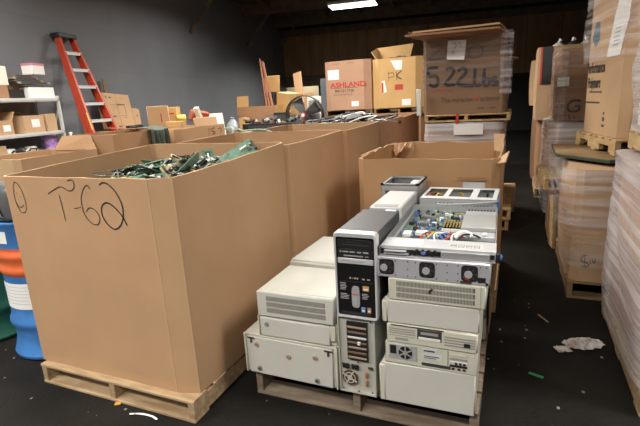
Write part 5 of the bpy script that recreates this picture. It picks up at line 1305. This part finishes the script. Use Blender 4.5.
bx_s = gaylord('brown carton filled with silvery bags, on the striped carton side', (.30, 8.9, .003), 1.2, 1.2, 1.3, CB3, closed=True)
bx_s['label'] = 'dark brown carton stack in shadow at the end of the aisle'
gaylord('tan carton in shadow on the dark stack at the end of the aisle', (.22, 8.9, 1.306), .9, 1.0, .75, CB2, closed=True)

# ------------------------------------------------------------------ litter on the floor
lp_ = thing('crumpled_paper', 'crumpled sheet of dirty white paper on the dark floor', 'paper', (.455, 3.02, .0), R(25))
def crump(u, v):
    x, y = -.12 + .24 * u, -.06 + .12 * v
    return (x + .015 * noise.noise(Vector((u * 6, v * 6, 2))), y * (.6 + .6 * math.sin(math.pi * u)) + .02 * noise.noise(Vector((u * 7, v * 5, 5))), .012 + .05 * abs(noise.noise(Vector((u * 7, v * 4, 9)))) * (math.sin(math.pi * u) * math.sin(math.pi * v)) ** .4)
MB().grid(crump, 26, 12).build('sheet', mat('dirty_paper', (.62, .60, .58), .8, 0, 0, 14, col2=(.25, .2, .17)), lp_, sm=20, fix=False)
MB().grid(lambda u, v: (-.20 + .09 * u, -.08 + .07 * v, .010 + .03 * abs(noise.noise(Vector((u * 6, v * 5, 19)))) * math.sin(math.pi * u)), 12, 8).build('torn_corner', MATS['dirty_paper'], lp_, sm=20, fix=False)
ws = thing('plastic_strip', 'bent white plastic strip on the floor in front of the T-62 pallet', 'strip', (-1.77, 1.55, .002), R(8))
MB().ribbon([(-.09, 0, 0), (-.03, .012, 0), (.04, .008, 0), (.09, -.012, 0)], .012, (0, 0, 1), t=.006).build('strip', PAPER, ws, sm=0, fix=False)
MB().disc((-.06, .006, .006), .004, (0, 0, 1), .001).build('hole', DGREY, ws)
tag(MB().box((-.04, -.01, 0), (.04, .01, .006), 0, .002).build('green_tag', mat('green_tag', (.02, .22, .10), .5), None, (.17, 2.58, .001), R(-20)), 'small green plastic tag on the dark floor of the aisle', 'tag')
tag(MB().box((-.06, -.005, 0), (.06, .005, .006)).build('wood_splinter', WOOD, None, (.24, 3.33, .001), R(-60)), 'thin wood splinter on the aisle floor above the crumpled paper', 'splinter')
tag(MB().box((-.018, -.012, 0), (.018, .012, .012), 0, .004).build('orange_scrap', mat('orange_scrap', (.6, .28, .05), .6), None, (-1.99, 1.585, .001), R(30)), 'orange plastic scrap on the floor under the edge of the T-62 pallet', 'scrap')
deb = MB(); rq = random.Random(21)
for k in range(220):
    x, y = rq.uniform(-3.4, .55), rq.uniform(.9, 3.6); s_ = rq.uniform(.002, .008)
    if -2.7 < x < -1.4 and y > 1.6 or -1.32 < x < -.1 and y > 1.9: continue
    deb.box((x - s_, y - s_, 0), (x + s_, y + s_ * rq.uniform(.4, 2), s_ * .5))
o = deb.build('floor_grit', mat('grit', (.22, .20, .17), .8), sm=0); tag(o, 'fine pale grit and chips scattered over the dark floor', 'debris'); o['kind'] = 'stuff'

# ------------------------------------------------------------------ lamps
lamp((-4.85, 14.65, 4.43), WA, 'long fluorescent ceiling light hanging far back under the roof', 1.5, 320, wdt=.75)
lamp((-1.2, -1.6, 4.3), 0, 'added fluorescent ceiling light, unseen behind the camera, in line with the computer pallet', 1.8, 120)  # unseen; added, with place and power fitted to surface brightness
lamp((-.2, -2.8, 4.3), 0, 'second added fluorescent ceiling light, unseen behind the camera, farther from the bins', 1.8, 100)  # added as one more fitted source, never in view
lamp((1.0, -1.6, 4.3), 0, 'added fluorescent ceiling light, unseen behind the camera on the aisle side', 1.8, 43)  # added candidate kept by the brightness fit
lamp((-4.2, -1.6, 4.3), 0, 'added fluorescent ceiling light, unseen behind the camera, in front of the drums', 1.8, 194)  # added out of view; strength comes from the brightness fit
lamp((-3.6, 1.2, 4.3), 0, 'added unseen fluorescent ceiling light above the blue and green drums', 1.8, 64)  # added overhead source that balances surface brightness
lamp((2.4, 2.0, 4.3), 0, 'added unseen fluorescent ceiling light above the nearest wrapped load', 1.8, 155)  # added to bring the surfaces to the fitted brightness
lamp((-1.6, 3.6, 4.4), 0, 'added unseen fluorescent ceiling light above the middle of the row of bins', 1.8, 30)  # weak added source from the same brightness fit
lamp((-3.0, 6.6, 4.4), WA, 'fluorescent ceiling light above the end of the row of bins', 1.8, 235)
lamp((-4.6, 9.6, 4.4), WA, 'fluorescent ceiling light near the grey wall and the work table', 1.8, 228, spread=165)
lamp((-5.2, 3.4, 4.4), WA, 'added unseen fluorescent ceiling light between the shelves and the row of bins', 1.8, 192, spread=165)  # added to brighten the grey wall
lamp((-8.9, 19.6, 3.2), WA, 'small added ceiling light in the store beyond the back wall', 1.0, 40)  # added so that the store wall shows through the opening
w = bpy.data.worlds.new('world'); w.use_nodes = True; SC.world = w
w.node_tree.nodes['Background'].inputs[0].default_value = (.75, .82, 1, 1); w.node_tree.nodes['Background'].inputs[1].default_value = .03
SC.view_settings.view_transform = 'Standard'; SC.view_settings.look = 'None'; SC.view_settings.gamma = 1; SC.view_settings.use_curve_mapping = False
SC.view_settings.exposure = 0.0
